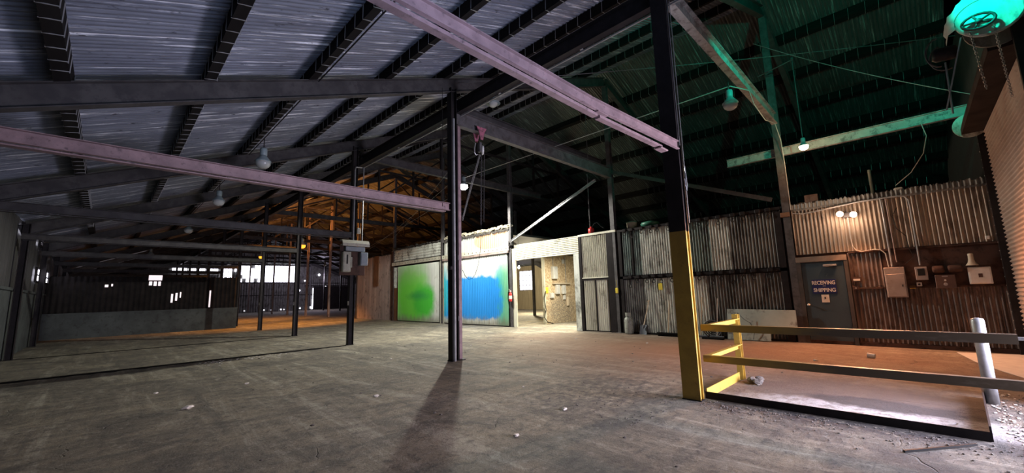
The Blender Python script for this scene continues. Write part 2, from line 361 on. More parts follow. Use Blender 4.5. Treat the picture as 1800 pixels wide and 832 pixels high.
def struct(name, mb, mt, label=None, parent=None, smooth=False):
    o = mb.build(name, mt, parent, smooth)
    if parent is None:
        o['kind'] = 'structure'
        if label: o['label'] = label
    return o
def blob(c, r, seed, sq=(1, 1, 1), mb=None, seg=7):  # irregular lump
    rnd = random.Random(seed); mb = mb or MB(); vs = []; fs = []; n = 4
    vs.append(Vector((0, 0, 1)))
    for i in range(1, n):
        for k in range(seg):
            th = math.pi*i/n; ph = 2*math.pi*(k+.5*(i % 2))/seg; q = rnd.uniform(.7, 1.2)
            vs.append(Vector((math.sin(th)*math.cos(ph), math.sin(th)*math.sin(ph), math.cos(th)))*q)
    vs.append(Vector((0, 0, -1)))
    vs = [Vector((v.x*sq[0]*r+c[0], v.y*sq[1]*r+c[1], max(v.z, -.8)*sq[2]*r+c[2])) for v in vs]
    for k in range(seg): fs.append((0, 1+k, 1+(k+1) % seg))
    for i in range(n-2):
        for k in range(seg): a = 1+i*seg; fs.append((a+k, a+seg+k, a+seg+(k+1) % seg, a+(k+1) % seg))
    e = len(vs)-1; a = 1+(n-2)*seg
    for k in range(seg): fs.append((a+k, e, a+(k+1) % seg))
    return mb.add(vs, fs)
def chain(pts, link=.05, r=.006, wd=.016, mb=None):
    mb = mb or MB(); pts = [Vector(p) for p in pts]; acc = 0; i = 0; k = 0
    segs = [(pts[j], pts[j+1]) for j in range(len(pts)-1)]
    for a, b in segs:
        d = (b-a); L = d.length; d.normalize(); x = d.cross(Vector((.3, .9, .1))).normalized(); y = d.cross(x)
        n = max(1, int(L/(link*.72)))
        for q in range(n):
            c = a+d*(L*(q+.5)/n); s1 = x if k % 2 else y; k += 1
            loop = [c+d*math.cos(t)*link*.5+s1*math.sin(t)*wd for t in [2*math.pi*j/6 for j in range(6)]]
            o3 = d.cross(s1); vs = []; fs = []
            for j, p in enumerate(loop):
                rad = (p-c).normalized()
                vs += [p+rad*r, p+o3*r, p-rad*r, p-o3*r]
            for j in range(6):
                for e in range(4): fs.append((j*4+e, j*4+(e+1) % 4, ((j+1) % 6)*4+(e+1) % 4, ((j+1) % 6)*4+e))
            mb.add(vs, fs)
    return mb
ORD = ['first', 'second', 'third', 'fourth', 'fifth', 'sixth', 'seventh', 'eighth', 'ninth', 'tenth', 'eleventh', 'twelfth', 'thirteenth', 'fourteenth']
FY = [2.32+5.49*k for k in range(12)]          # the frames' Y positions
XW, XA, XR, XC, XE = -2.0, 5.77, 13.35, 20.95, 28.8
Y0, Y1 = -1.5, 64.0
def zr(x):                                     # top of the rafters
    return 4.73+.39*x if x <= XR else 4.73+.39*XR-.39*(x-XR)

# ------------------------------------------------------------------ the shell
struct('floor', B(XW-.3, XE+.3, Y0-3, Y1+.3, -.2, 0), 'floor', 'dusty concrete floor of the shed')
ang = math.atan(.39); dL = Vector((math.cos(ang), 0, math.sin(ang))); dR = Vector((math.cos(ang), 0, -math.sin(ang)))
Lr = (XR-XW+.3)/math.cos(ang)
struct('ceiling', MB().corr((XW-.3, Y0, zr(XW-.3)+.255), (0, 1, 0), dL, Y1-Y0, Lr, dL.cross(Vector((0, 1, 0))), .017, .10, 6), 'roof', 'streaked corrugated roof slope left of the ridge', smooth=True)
struct('ceiling', MB().corr((XR, Y0, zr(XR)+.255), (0, 1, 0), dR, Y1-Y0, Lr, dR.cross(Vector((0, 1, 0))), .017, .10, 6), 'roof_r', 'corrugated roof slope right of the ridge, shade put into its colour', smooth=True)
# left wall: concrete below, sheets above
struct('wall_left', B(XW-.25, XW, Y0, Y1, 0, 2.0).box(XW-.3, XW+.05, Y0, Y1, 2.0, 2.08), 'concrete', 'concrete lower part of the left wall')
struct('wall_left', MB().corr((XW-.05, Y0, 2.08), (0, 1, 0), (0, 0, 1), Y1-Y0, 2.3, (1, 0, 0), .02, .25, 6), 'left_sheet', 'sheet metal upper part of the left wall', smooth=True)
struct('wall_right', B(XE, XE+.2, Y0, Y1, 0, 4.6), 'planks', 'outer wall beyond the rooms')
struct('wall_back', MB().corr((XW, Y1, 0), (1, 0, 0), (0, 0, 1), XE-XW, 5.0, (0, -1, 0), .03, .3, 5).box(XW, XE, Y1+.05, Y1+.2, 0, 10.2), 'galv_dark', 'far end wall')
struct('trim_1', B(XW, XE, Y1-.08, Y1-.04, 2.2, 2.3).box(XW, XE, Y1-.08, Y1-.04, 3.9, 4.0), 'dark_steel')
# end wall behind / right of the camera, with the dock opening and the roller door
ew = MB()
for a in ((XW, -.2, 0, 4.6), (-.2, 3.2, 3.2, 5.2), (3.2, 5.4, 0, 6), (5.4, 8.25, 3.0, 7.2), (8.25, 8.45, 0, 8), (8.45, 13.15, 4.95, 9), (13.15, XE, 0, 10.2)):
    ew.box(a[0], a[1], Y0-.2, Y0, a[2], a[3])
ew.box(XW, 3.2, Y0-.2, Y0, 4.6, 5.2); ew.box(3.2, 8.3, Y0-.2, Y0, 6, 7.9); ew.box(8.3, 20, Y0-.2, Y0, 7.9, 10.2); ew.box(-.2, 3.2, Y0-.2, Y0, 0, 1.0)
M['black_wall'] = mat('near_black_wall', (.02, .019, .019), (.012, .011, .011), .8)  # one near-black tone for the end wall and the decks
struct('wall_front', ew, 'black_wall', 'end wall with the dock doors')

# ------------------------------------------------------------------ windows and daylight
def window_far(n, x0, x1, z0, z1, nx, nz, gaps=()):
    f = MB(); y = Y1-.10
    f.box(x0-.06, x1+.06, y-.05, y+.02, z0-.06, z0).box(x0-.06, x1+.06, y-.05, y+.02, z1, z1+.06)
    f.box(x0-.06, x0, y-.05, y+.02, z0, z1).box(x1, x1+.06, y-.05, y+.02, z0, z1)
    for i in range(1, nx): x = x0+(x1-x0)*i/nx; f.box(x-.02, x+.02, y-.04, y+.01, z0, z1)
    for i in range(1, nz): z = z0+(z1-z0)*i/nz; f.box(x0, x1, y-.04, y+.01, z-.02, z+.02)
    o = struct('window_%d' % n, f, 'dark_steel', 'steel window in the far end wall')
    p = MB()
    for i in range(nx):
        for j in range(nz):
            if (i, j) in gaps: continue
            p.box(x0+(x1-x0)*i/nx, x0+(x1-x0)*(i+1)/nx, y+.01, y+.02, z0+(z1-z0)*j/nz, z0+(z1-z0)*(j+1)/nz)
    p.build('window_pane', 'daylight', o)
wn = 1
for (x0, x1) in ((5.4, 5.75), (5.85, 6.3), (6.5, 6.85), (6.95, 7.7), (7.9, 8.65), (8.85, 10.0)):
    window_far(wn, x0, x1, 5.22, 5.84, 2, 1); wn += 1
for (x0, x1, z0, z1, nx, nz, gp) in ((10.3, 11.5, 4.05, 5.85, 3, 4, ((0, 0),)), (11.75, 12.0, 4.1, 5.9, 1, 4, ((0, 2), (0, 1))),
        (12.3, 13.5, 4.1, 6.4, 3, 5, ((1, 0), (0, 1))), (13.65, 14.9, 4.1, 6.45, 3, 5, ((0, 4), (1, 0))), (15.2, 16.4, 4.1, 6.5, 4, 5, ()),
        (16.5, 18.35, 4.1, 6.55, 5, 5, ()), (18.5, 19.5, 4.1, 6.6, 3, 5, ())):
    window_far(wn, x0, x1, z0, z1, nx, nz, gp); wn += 1
def pane_left(n, y0, y1, z0, z1, nz=2):
    f = MB(); x = XW+.06
    f.box(x-.04, x+.03, y0-.06, y1+.06, z0-.06, z0).box(x-.04, x+.03, y0-.06, y1+.06, z1, z1+.06).box(x-.04, x+.03, y0-.06, y0, z0, z1).box(x-.04, x+.03, y1, y1+.06, z0, z1)
    for i in range(1, nz): z = z0+(z1-z0)*i/nz; f.box(x-.03, x+.02, y0, y1, z-.02, z+.02)
    o = struct('window_%d' % n, f, 'dark_steel', 'small window in the left wall'); B(x-.03, x-.02, y0, y1, z0, z1).build('window_pane', 'daylight', o)
for y0, y1, z0, z1 in ((23.4, 24.5, 2.5, 2.95), (26.6, 27.8, 2.55, 3.0), (18.9, 19.6, 3.75, 4.0), (23.2, 23.8, 3.85, 4.1)):
    pane_left(wn, y0, y1, z0, z1); wn += 1
# translucent roof sheets near the left eave
for y0, y1, x0, x1 in ((38.5, 40.6, -1.7, 1.4), (43.0, 45.5, -1.7, 2.0), (49, 52, -1.2, 2.4)):
    z0, z1 = zr(x0)+.18, zr(x1)+.18
    mb = MB().add([(x0, y0, z0), (x1, y0, z1), (x1, y1, z1), (x0, y1, z0), (x0, y0, z0-.015), (x1, y0, z1-.015), (x1, y1, z1-.015), (x0, y1, z0-.015)], [(0, 1, 2, 3), (7, 6, 5, 4), (0, 4, 5, 1), (1, 5, 6, 2), (2, 6, 7, 3), (3, 7, 4, 0)])
    struct('window_%d' % wn, mb, 'daylight_dim', 'translucent roof sheet by the left eave'); wn += 1
# pinholes of daylight in the far wall
for i, (x, z, r) in enumerate(((21.5, .35, .16), (20.1, .3, .1), (24.2, .5, .12), (26.5, 1.0, .14), (25.3, .3, .13), (22.6, 5.2, .17), (19.9, 2.9, .14), (26.9, 2.9, .12), (25.0, 3.2, .1), (23.6, 3.4, .12), (20.6, 4.3, .1), (27.6, .5, .1), (15.5, .25, .07), (16.4, .22, .07), (13.2, .25, .06), (12.2, .25, .06), (17.6, .25, .09), (18.0, .22, .06), (22.9, 1.9, .08))):
    tag(MB().lathe([(r, 0), (r*.9, .02)], (x, Y1-.06, z), (0, -1, 0), 9).build('daylight_hole', 'daylight'), 'small hole in the far end wall glowing with daylight', 'hole', 'daylight holes in the far end wall')
struct('window_%d' % wn, B(21.72, 21.86, Y1-.08, Y1-.06, .1, 1.6).box(21.75, 21.85, Y1-.08, Y1-.06, 1.7, 3.2), 'daylight', 'tall crack of daylight beside the far door'); wn += 1
fd = struct('door_3', B(21.9, 21.98, Y1-.16, Y1-.04, 0, 3.5).box(26.9, 26.98, Y1-.16, Y1-.04, 0, 3.5).box(20.6, 27.4, Y1-.16, Y1-.04, 3.5, 3.62).box(22, 26.9, Y1-.1, Y1-.05, .1, 3.45).box(22, 26.9, Y1-.13, Y1-.1, 1.6, 1.68), 'dark_steel', 'large door in the far end wall')
# room window seen through the passage
f = MB(); x = XE-.05
for i in range(5): z = 1.85+1.85*i/4; f.box(x-.05, x+.02, 25.8, 27.6, z-.02, z+.02)
for i in range(5): y = 25.8+1.8*i/4; f.box(x-.05, x+.02, y-.02, y+.02, 1.85, 3.7)
o = struct('window_%d' % wn, f, 'grey_steel', 'bright small-paned window seen through the passage'); wn += 1
B(x, x+.01, 25.8, 27.6, 1.85, 3.7).build('window_pane', 'daylight', o)

# ------------------------------------------------------------------ far left partition
struct('wall_partition', B(XW, 5.42, 28.0, 28.2, 0, 1.13).box(XW, 5.45, 27.97, 28.23, 1.13, 1.18), 'concrete', 'low concrete wall across the left bay')
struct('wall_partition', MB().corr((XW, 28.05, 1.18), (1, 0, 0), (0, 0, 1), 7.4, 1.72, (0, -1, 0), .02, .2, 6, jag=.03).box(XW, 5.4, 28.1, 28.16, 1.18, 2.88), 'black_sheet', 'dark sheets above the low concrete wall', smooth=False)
for (x0, x1, z0, z1) in ((1.47, 2.0, 2.72, 2.98), (1.5, 1.62, 2.46, 2.66), (1.68, 1.80, 2.44, 2.66), (1.86, 1.96, 2.44, 2.66), (2.42, 2.5, 1.55, 2.0), (2.60, 2.68, 1.65, 2.05), (2.78, 2.83, 1.8, 2.1), (4.06, 4.13, 1.24, 2.16), (-.1, .02, 2.38, 2.5), (.12, .18, 2.42, 2.54)):
    struct('window_%d' % wn, B(x0, x1, 28.01, 28.025, z0, z1), 'daylight_slot', 'gap of daylight in the dark sheets over the low wall'); wn += 1

# ------------------------------------------------------------------ columns
def hcol(name, x, y, z1, s, mt, label, group=None, sticker=None):
    t = thing(name, label, 'column', (x, y, 0), group)
    MB().ibeam((x, y, 0), (x, y, z1), s, s, .014, .012, (1, 0, 0)).build('column_shaft', mt, t)
    MB().cbox(x-s*.58, x+s*.58, y-s*.58, y+s*.58, 0, .015, .004).build('base_plate', mt, t)
    if sticker: B(x-s/2-.012, x-s/2-.002, y-.05, y+.05, sticker-.07, sticker+.07).build('number_plate', 'white', t)
    return t
# k0: black column with a yellow foot
t = thing('steel_column', 'leaning-looking black steel column painted yellow to above head height, at the railing corner', 'column', (XA+.05, FY[0], 0))
x0, x1, y0, y1 = XA-.02, XA+.10, FY[0]-.10, FY[0]+.14
def ksec(za, zb): return MB().box(x0, x0+.014, y0, y1, za, zb).box(x1-.014, x1, y0, y1, za, zb).box(x0+.014, x1-.014, y0+.025, y0+.04, za, zb)
ksec(0, 2.33).build('column_foot', 'yellow', t)['label'] = 'yellow painted lower part'
ksec(2.33, 6.12).build('column_shaft', 'dark_steel', t)['label'] = 'black upper part'
B(x0-.01, x1+.01, y0-.01, y1+.01, 0, .012).build('base_plate', 'dark_steel', t)
MB().tube([(x1+.005, y0-.015, 2.45), (x1+.005, y0-.015, 6.0)], .006, 6).build('edge_wire', 'wire', t)
MB().tube([(x0+.03, y0-.015, 3.6), (x0+.03, y0-.015, 6.0)], .005, 6).build('edge_wire', 'wire', t)
MB().tube([(x1, y0-.02, 3.3), (x1+.01, y0-.03, 3.0), (x1-.02, y0-.03, 2.92), (x1-.05, y0-.03, 3.0), (x1-.04, y0-.02, 3.1)], .008, 6).build('hook', 'conduit', t)
# k1: twin post column
t = thing('steel_column', 'twin-post steel column in the middle of the floor, dark post beside a pinkish primer post', 'column', (5.78, FY[1], 0))
MB().ibeam((5.83, FY[1], 0), (5.83, FY[1], 6.75), .18, .17, .014, .012, (1, 0, 0)).build('column_shaft', 'dark_steel', t)
MB().cbox(5.985, 6.075, FY[1]-.03, FY[1]+.05, .0, 5.8, .006).build('auxiliary_post', 'primer', t)['label'] = 'pinkish primer post on the right'
MB().tube([(5.80, FY[1]-.105, .0), (5.80, FY[1]-.105, 5.9)], .03, 10).build('conduit', 'conduit', t)
MB().cbox(5.72, 6.10, FY[1]-.12, FY[1]+.10, 0, .02, .006).build('base_plate', 'dark_steel', t)
for z in (.9, 2.35): B(5.93, 5.97, FY[1]-.05, FY[1]-.03, z, z+.12).build('tie_plate', 'grey_steel', t)
for z in (1.2, 3.2, 5.0): B(5.90, 5.99, FY[1]-.01, FY[1]+.01, z, z+.1).build('spacer', 'dark_steel', t)
MB().lathe([(.05, 0), (.05, .05), (.02, .07)], (5.72, FY[1]-.1, 2.15), (-1, 0, 0), 10).build('junction_box', 'dark_steel', t)
# rest of the middle row
for k in range(2, 12):
    lb = 'dark steel column with the breaker board hung on it' if k == 2 else 'dark steel column of the middle row, %s beyond the one with the breaker board' % ORD[k-3]
    hcol('steel_column', XA-.03, FY[k], 6.75, .17, 'dark_steel', lb, None, 1.35 if k < 6 else None)
for k in range(12):
    lb = ['steel post rising over the office door at the wall corner', 'steel post between the bucket-topped storage wall and the cream gate panels', 'pale-splashed post between the blue panel and the passage', 'steel post between the blue and green panels', 'steel post between the green panel and the rusty wall', 'steel post at the far end of the rusty wall'] [k] if k < 6 else 'orange-lit slender column under the ridge, %s beyond the rusty wall' % ORD[k-6]
    hcol('steel_column', XR-.02, FY[k], zr(XR)-.36, .17 if k < 6 else .15, 'grey_steel' if k < 6 else 'rust_sheet', lb, None)
for k in range(3, 12):
    hcol('steel_column', XC, FY[k], 6.7, .15, 'grey_steel', 'thin steel column of the far right row, %s from the near end' % ORD[k-3])
for k in range(12):
    hcol('wall_post', XW+.14, FY[k], 4.0, .16, 'dark_steel', 'dark steel post against the left wall, %s from the camera end' % ORD[k])

# ------------------------------------------------------------------ beams
# near tie beam (two layers, slightly bent)
t = thing('tie_beam', 'large pink-grey tie beam running overhead to the yellow-footed column', 'beam', (1.9, FY[0], 3.4))
P0, P1, P2 = (-2.0, FY[0]-.02, 3.60), (3.6, FY[0]-.02, 3.565), (5.70, FY[0]-.10, 3.58)
MB().channel(P0, P1, .04, .125, .011, flip=1).channel(P1, P2, .04, .125, .011, flip=1).build('beam_web', 'primer', t)
MB().bar((-2, FY[0]+.02, 3.515), (3.75, FY[0]+.02, 3.478), .07, .035).bar((3.8, FY[0]+.02, 3.475), (5.3, FY[0]-.03, 3.475), .07, .035).build('lower_track', 'primer', t)
MB().box(3.70, 3.9, FY[0]-.06, FY[0]+.06, 3.49, 3.505).build('splice_plate', 'primer', t)
MB().cbox(5.2, 5.42, FY[0]-.09, FY[0]+.02, 3.43, 3.455, .008).build('end_bracket', 'primer', t)
def tie(k, z0, z1, mt, label):
    t = thing('tie_beam', label, 'beam', (1.9, FY[k], z0))
    MB().channel((XW+.05, FY[k]-.10, (z0+z1)/2), (XA-.13, FY[k]-.10, (z0+z1)/2), .07, z1-z0, .011, flip=1).build('beam_web', mt, t)
    MB().bar((XW+.05, FY[k]-.02, z0-.015), (XA-.2, FY[k]-.02, z0-.015), .12, .02).build('lower_flange', mt, t)
    B(XA-.25, XA-.14, FY[k]-.115, FY[k]-.105, z0+.02, z1-.02).build('bolt_plate', mt, t)
    return t
for k in range(1, 12):
    tie(k, 3.52, 3.70, 'primer' if k < 2 else 'rafter', 'purplish tie beam between the left wall and the twin-post column' if k == 1 else 'tie beam from the left wall, %s beyond the one meeting the twin-post column' % ORD[k-2])
# beams of the middle bay
def mid(k, z, h, mt, label, y=None, x0=5.95, x1=13.3, b=.16):
    y = FY[k] if y is None else y
    o = MB().ibeam((x0, y, z+h/2), (x1, y, z+h/2), b, h, .016, .011).build('cross_beam', mt); return tag(o, label, 'beam')
mid(0, 6.15, .32, 'pale_steel', 'high cross beam lit green, right of the yellow-footed column', b=.15)
mid(1, 5.80, .40, 'grey_steel', 'deep cross beam carrying the chain hoist')
mid(1, 6.38, .22, 'rafter', 'thin upper cross beam just behind the hoist beam', y=FY[1]+.35)
mid(2, 6.36, .30, 'rafter', 'cross beam above the bright white lamp', x1=15.6)
for k in range(3, 12): mid(k, 6.2, .24, 'rafter', 'cross beam of the far middle bay, %s beyond the white lamp' % ORD[k-3], b=.12)
tag(MB().ibeam((XR+.2, -1.45, 5.38), (XR+.2, 3.75, 5.38), .12, .24, .014, .01).build('girt_beam', 'pale_steel'), 'green-lit beam running from the corner post to the roller door bracket', 'beam')
t = thing('ridge_row_girder', 'long dark girder running along the tops of the middle columns', 'girder', (XA, 30, 6.02))
MB().ibeam((XA+.25, Y0, 6.30), (XA+.25, Y1, 6.30), .15, .34, .016, .012).build('girder_web', 'dark_steel', t)
MB().tube([(XA+.34, Y0, 6.10), (XA+.34, FY[2]+.1, 6.10)], .018, 8).build('conduit', 'wire', t)
for i in range(6):
    y = -.6+2.3*i; B(XA+.28, XA+.37, y-.03, y+.03, 6.115, 6.13).build('conduit_clip', 'wire', t)
# rafters
for k in range(12):
    for sgn in (0, 1):
        xa, xb = (XW, XR) if sgn == 0 else (XE, XR)
        za, zb = zr(xa), zr(XR); h = .34
        o = MB().ibeam((xa, FY[k], za-h/2), (xb, FY[k], zb-h/2), .16, h, .016, .011).build('roof_rafter', 'rafter')
        tag(o, 'sloping roof rafter %s of the ridge, %s from the camera end' % ('left' if sgn == 0 else 'right', ORD[k]), 'rafter')
# inner truss members of the far frames
for k in range(2, 12):
    t = thing('roof_truss_web', 'open truss web under the ridge, %s beyond the white lamp' % ORD[k-2] if k > 2 else 'open truss web just beyond the white lamp', 'truss', (XR, FY[k], 6.5))
    y = FY[k]+.12
    for s in (-1, 1):
        for dx in (3.9, 1.9):
            x = XR+s*dx; MB().bar((x, y, 6.4), (x, y, zr(x)-.3), .09, .09).build('strut', 'dark_steel', t)
        MB().bar((XR+s*7.4, y, 6.5), (XR+s*3.9, y, zr(XR+s*3.9)-.3), .08, .08).build('diagonal', 'dark_steel', t)
        MB().bar((XR+s*3.9, y, 6.5), (XR, y, zr(XR)-.5), .08, .08).build('diagonal', 'dark_steel', t)
    MB().bar((XR-3.9, y, zr(XR-3.9)-.4), (XR+3.9, y, zr(XR-3.9)-.4), .08, .10).build('collar_tie', 'dark_steel', t)
    MB().bar((XR, y, 6.4), (XC, y, 6.4), .10, .2).build('bottom_chord', 'dark_steel', t)
# diagonal brace lit white by the passage, and its lower clamp
t = thing('diagonal_brace', 'pale diagonal brace leaning from the passage post up to the hoist beam', 'brace', (XR-.05, 13.1, 3.9))
MB().ibeam((XR-.22, 13.15, 3.92), (XR-.22, 8.35, 5.82), .07, .10, .012, .01).build('brace_bar', 'conduit', t)
MB().cbox(XR-.26, XR-.12, 13.05, 13.3, 3.75, 3.98, .02).lathe([(.04, 0), (.04, .08)], (XR-.26, 13.15, 3.87), (-1, 0, 0), 8).build('clamp', 'grey_steel', t)
tag(MB().bar((XR-.2, FY[1]-.25, 5.95), (XR-.2, 2.6, 3.95), .05, .12).build('sloping_brace', 'rafter'), 'dark sloping brace above the storage wall between two posts', 'brace')
tag(MB().ibeam((XR+3.4, FY[2]+3, 3.7), (XR+3.4, FY[2]+3, 6.4), .12, .12, .01, .01, (1, 0, 0)).build('upright_post', 'rafter'), 'dark upright standing behind the diagonal brace', 'post')

# purlins with their wire ties
for s in (0, 1):
    for i in range(9):
        x = -.65+1.56*i
        if s: x = 2*XR-x
        z = zr(x); sl = .39*(1 if s == 0 else -1)
        t = thing('roof_purlin', 'dark timber purlin %s of the ridge, %s up from the eave' % ('left' if s == 0 else 'right', ORD[i]), 'purlin', (x, 30, z))
        MB().add([(x+dx, y, z+dz+sl*dx) for y in (Y0, Y1) for dx, dz in ((-.075, 0), (.075, 0), (.075, .245), (-.075, .245))], [(3, 2, 1, 0), (4, 5, 6, 7), (0, 1, 5, 4), (1, 2, 6, 5), (2, 3, 7, 6), (3, 0, 4, 7)]).build('joist', 'wood_dark', t)
        ties = MB(); n = 70 if s == 0 else 34
        for q in range(n):
            y = -.9+q*.33+random.uniform(-.03, .03)
            if min(abs(y-fy) for fy in FY) < .14: continue
            e = .0045
            ties.bar((x-.085, y, z+.23-sl*.05), (x-.082, y+.01, z-.008), e*2, e*2, (0, 1, 0)).bar((x-.085, y+.01, z-.008-sl*.05), (x+.085, y+.02, z-.008+sl*.05), e*2, e*2, (0, 1, 0)).bar((x+.082, y+.02, z-.008), (x+.085, y+.03, z+.23), e*2, e*2, (0, 1, 0))
        o = ties.build('wire_ties', 'wire', t); o['kind'] = 'stuff'

# ------------------------------------------------------------------ the long inner wall: office part
XF = XR-.06     # its face
DU, DV = (0, -1, 0), (0, 0, 1)
def vsheet(mb, ya, yb, z0, z1, amp=.023, pitch=.085, x=XF, jag=0):
    return mb.corr((x, ya, z0), DU, DV, ya-yb, z1-z0, (-1, 0, 0), amp, pitch, 8, jag=jag)
ow = vsheet(MB(), 2.22, -1.5, 2.34, 3.62, jag=.01)
struct('wall_office', ow, 'tan_sheet', 'tan corrugated sheets over the office door', smooth=True)
struct('wall_office', vsheet(MB(), 1.14, -1.5, .10, 1.40, amp=.016), 'brown_sheet', 'brown corrugated lower office wall', smooth=True)
struct('wall_office', vsheet(MB(), 1.14, .52, 1.42, 2.30, amp=.014), 'brown_sheet', 'dark corrugated strip right of the office door', smooth=True)
struct('wall_office', B(XF+.03, XF+.12, -1.5, 1.14, 0, 3.6).box(XF+.03, XF+.12, 1.1, 2.3, 2.2, 3.6).box(XF+.0, XF+.1, -1.5, .5, 1.42, 2.30), 'brown_board', 'dark board behind the office wall sheets')
struct('trim_2', B(XF-.035, XF+.02, -1.5, 1.12, 1.385, 1.425).box(XF-.03, XF+.02, -1.5, 1.12, 2.29, 2.33).box(XF-.03, XF+.03, -1.5, 2.2, 0, .09), 'brown_board')
struct('trim_3', MB().corr((XF-.03, 2.2, 3.60), DU, DV, 3.7, .13, (-1, 0, 0), .012, .085, 6, jag=.03).box(XF-.02, XF+.2, -1.5, 2.2, 3.55, 3.60), 'galv_dark')
# office door
d = struct('door_1', B(XF-.02, XF+.02, 1.24, 2.13, .01, 2.12), 'door_grey', 'blue-grey office door with a navy RECEIVING and SHIPPING sign')
B(XF-.05, XF+.04, 1.16, 2.24, 2.13, 2.27).build('door_head', 'frame_tan', d)
MB().box(XF-.045, XF+.04, 2.14, 2.24, 0, 2.13).box(XF-.045, XF+.04, 1.15, 1.23, 0, 2.13).build('door_frame', 'door_jamb', d)
MB().lathe([(.03, 0), (.03, .01), (.012, .012), (.012, .04), (.028, .05), (.03, .07), (.015, .085)], (XF-.02, 2.07, 1.0), (-1, 0, 0), 14).build('door_knob', 'white', d, True)
MB().cbox(XF-.07, XF-.02, 1.38, 1.66, 1.99, 2.04, .008).build('door_closer', 'conduit', d)
sg = B(XF-.03, XF-.021, 1.44, 1.95, 1.29, 1.655).build('door_sign', 'sign_blue', d); sg['label'] = 'navy sign reading RECEIVING and SHIPPING'
def text_mesh(txt, size, parent, y_left, zb, xx, mt='white', width=None, name='sign_lettering', bold=.0):
    cu = bpy.data.curves.new('lettering', 'FONT'); cu.body = txt; cu.size = size; cu.extrude = .002; cu.offset = bold
    ob = bpy.data.objects.new('lettering', cu); COL.objects.link(ob); bpy.context.view_layer.update()
    me = bpy.data.meshes.new_from_object(ob.evaluated_get(bpy.context.evaluated_depsgraph_get()))
    vs = [tuple(v.co) for v in me.vertices]; fs = [tuple(p.vertices) for p in me.polygons]
    bpy.data.objects.remove(ob); mx = max(v[0] for v in vs); mn = min(v[0] for v in vs); k = (width/(mx-mn)) if width else 1
    MB().add([(xx-v[2], y_left-(v[0]-mn)*k, zb+v[1]) for v in vs], fs).build(name, mt, parent)
text_mesh('RECEIVING', .135, sg, 1.945, 1.525, XF-.0325, width=.485, bold=.003)
text_mesh('and', .04, sg, 1.72, 1.475, XF-.0325)
text_mesh('SHIPPING', .135, sg, 1.925, 1.335, XF-.0325, width=.46, bold=.003)
nb = B(XF-.026, XF-.02, 1.62, 1.78, 1.06, 1.26).build('notice_paper', 'paper', d)
B(XF-.029, XF-.026, 1.69, 1.72, 1.15, 1.20).build('printed_mark', 'cable', nb)
# floodlights on the office wall
t = thing('floodlight', 'pair of lit floodlight heads on the wall above the office door', 'floodlight', (XF-.1, 1.02, 3.25))
MB().cbox(XF-.08, XF-.0, .94, 1.10, 3.20, 3.34, .01).build('junction_box', 'grey_steel', t)
for y, dz in ((1.15, .03), (.89, -.02)):
    hd = MB().lathe([(.02, 0), (.035, .04), (.05, .09), (.075, .15), (.078, .155)], (XF-.06, y, 3.27+dz+.03), (-1, 0, -.25), 16).build('lamp_head', 'grey_steel', t, True)
    a = Vector((-1, 0, -.25)).normalized(); c = Vector((XF-.06, y, 3.30+dz))+a*.156
    MB().lathe([(.072, 0), (.05, .02), (.02, .028)], c, a, 16).build('lens', 'lens_warm', hd, True)
    light('floodlight_beam', 'SPOT', c+a*.04, 560, (1, .38, .16), c+Vector((-2.6, -.25, -2.9)), spot_size=math.radians(128), spot_blend=.6, shadow_soft_size=.07)
    light('floodlight_spill', 'POINT', c+a*.12+Vector((0, 0, -.03)), 15, (1, .66, .46), shadow_soft_size=.07)
# boxes on the office wall
def box_thing(name, label, cat, y0, y1, z0, z1, dep, mt, group=None, c=.008, x=None):
    x = XF-.015 if x is None else x
    t = thing(name, label, cat, (x, (y0+y1)/2, z0), group)
    MB().cbox(x-dep, x, y0, y1, z0, z1, c).build('enclosure', mt, t); return t
t = box_thing('electrical_cabinet', 'tall grey breaker panel right of the office door', 'electrical panel', .14, .50, 1.17, 1.88, .10, 'box_grey')
MB().cbox(XF-.123, XF-.112, .16, .48, 1.19, 1.72, .004).build('panel_door', 'box_grey', t); B(XF-.128, XF-.122, .2, .22, 1.42, 1.47).build('latch', 'dark_steel', t)
t = box_thing('meter_box', 'small dark meter box below the bent conduit', 'meter', -.23, -.03, 1.56, 1.86, .12, 'box_grey')
MB().cbox(XF-.142, XF-.13, -.19, -.07, 1.66, 1.82, .004).build('meter_window', 'cable', t)
t = box_thing('push_button', 'small square button box under the meter box', 'button', -.11, -.02, 1.42, 1.51, .05, 'box_light')
MB().lathe([(.022, 0), (.022, .02)], (XF-.065, -.065, 1.465), (-1, 0, 0), 12).build('button_cap', 'cable', t)
t = box_thing('sticker_plate', 'small yellow oval plate beside the square button', 'plate', .0, .1, 1.37, 1.43, .012, 'yellow_tag', c=.004)
t = box_thing('control_box', 'wide brown control box between the meter box and the white box', 'control box', -.64, -.33, 1.36, 1.66, .12, 'brown_box')
MB().lathe([(.035, 0), (.03, .01)], (XF-.136, -.48, 1.45), (-1, 0, 0), 14).build('round_badge', 'box_grey', t); MB().lathe([(.018, 0), (.018, .012)], (XF-.136, -.48, 1.54), (-1, 0, 0), 10).build('knob', 'white', t); B(XF-.14, XF-.134, -.53, -.44, 1.615, 1.64).build('nameplate', 'box_grey', t)
t = thing('pipe_tank', 'pair of dark horizontal cylinders above the brown control box', 'cylinder', (XF-.09, -.53, 1.71))
for ya, yb in ((-.31, -.5), (-.55, -.78)):
    MB().lathe([(.05, 0), (.075, .015), (.08, .04), (.08, abs(yb-ya)-.04), (.075, abs(yb-ya)-.015), (.05, abs(yb-ya))], (XF-.09, ya, 1.79), (0, -1, 0), 16).build('cylinder_body', 'brown_board', t, True)
B(XF-.1, XF-.0, -.56, -.5, 1.70, 1.80).build('bracket', 'dark_steel', t)
t = thing('horn_speaker', 'small beige bell-shaped horn standing on the white box', 'horn', (XF-.10, -.92, 1.81))
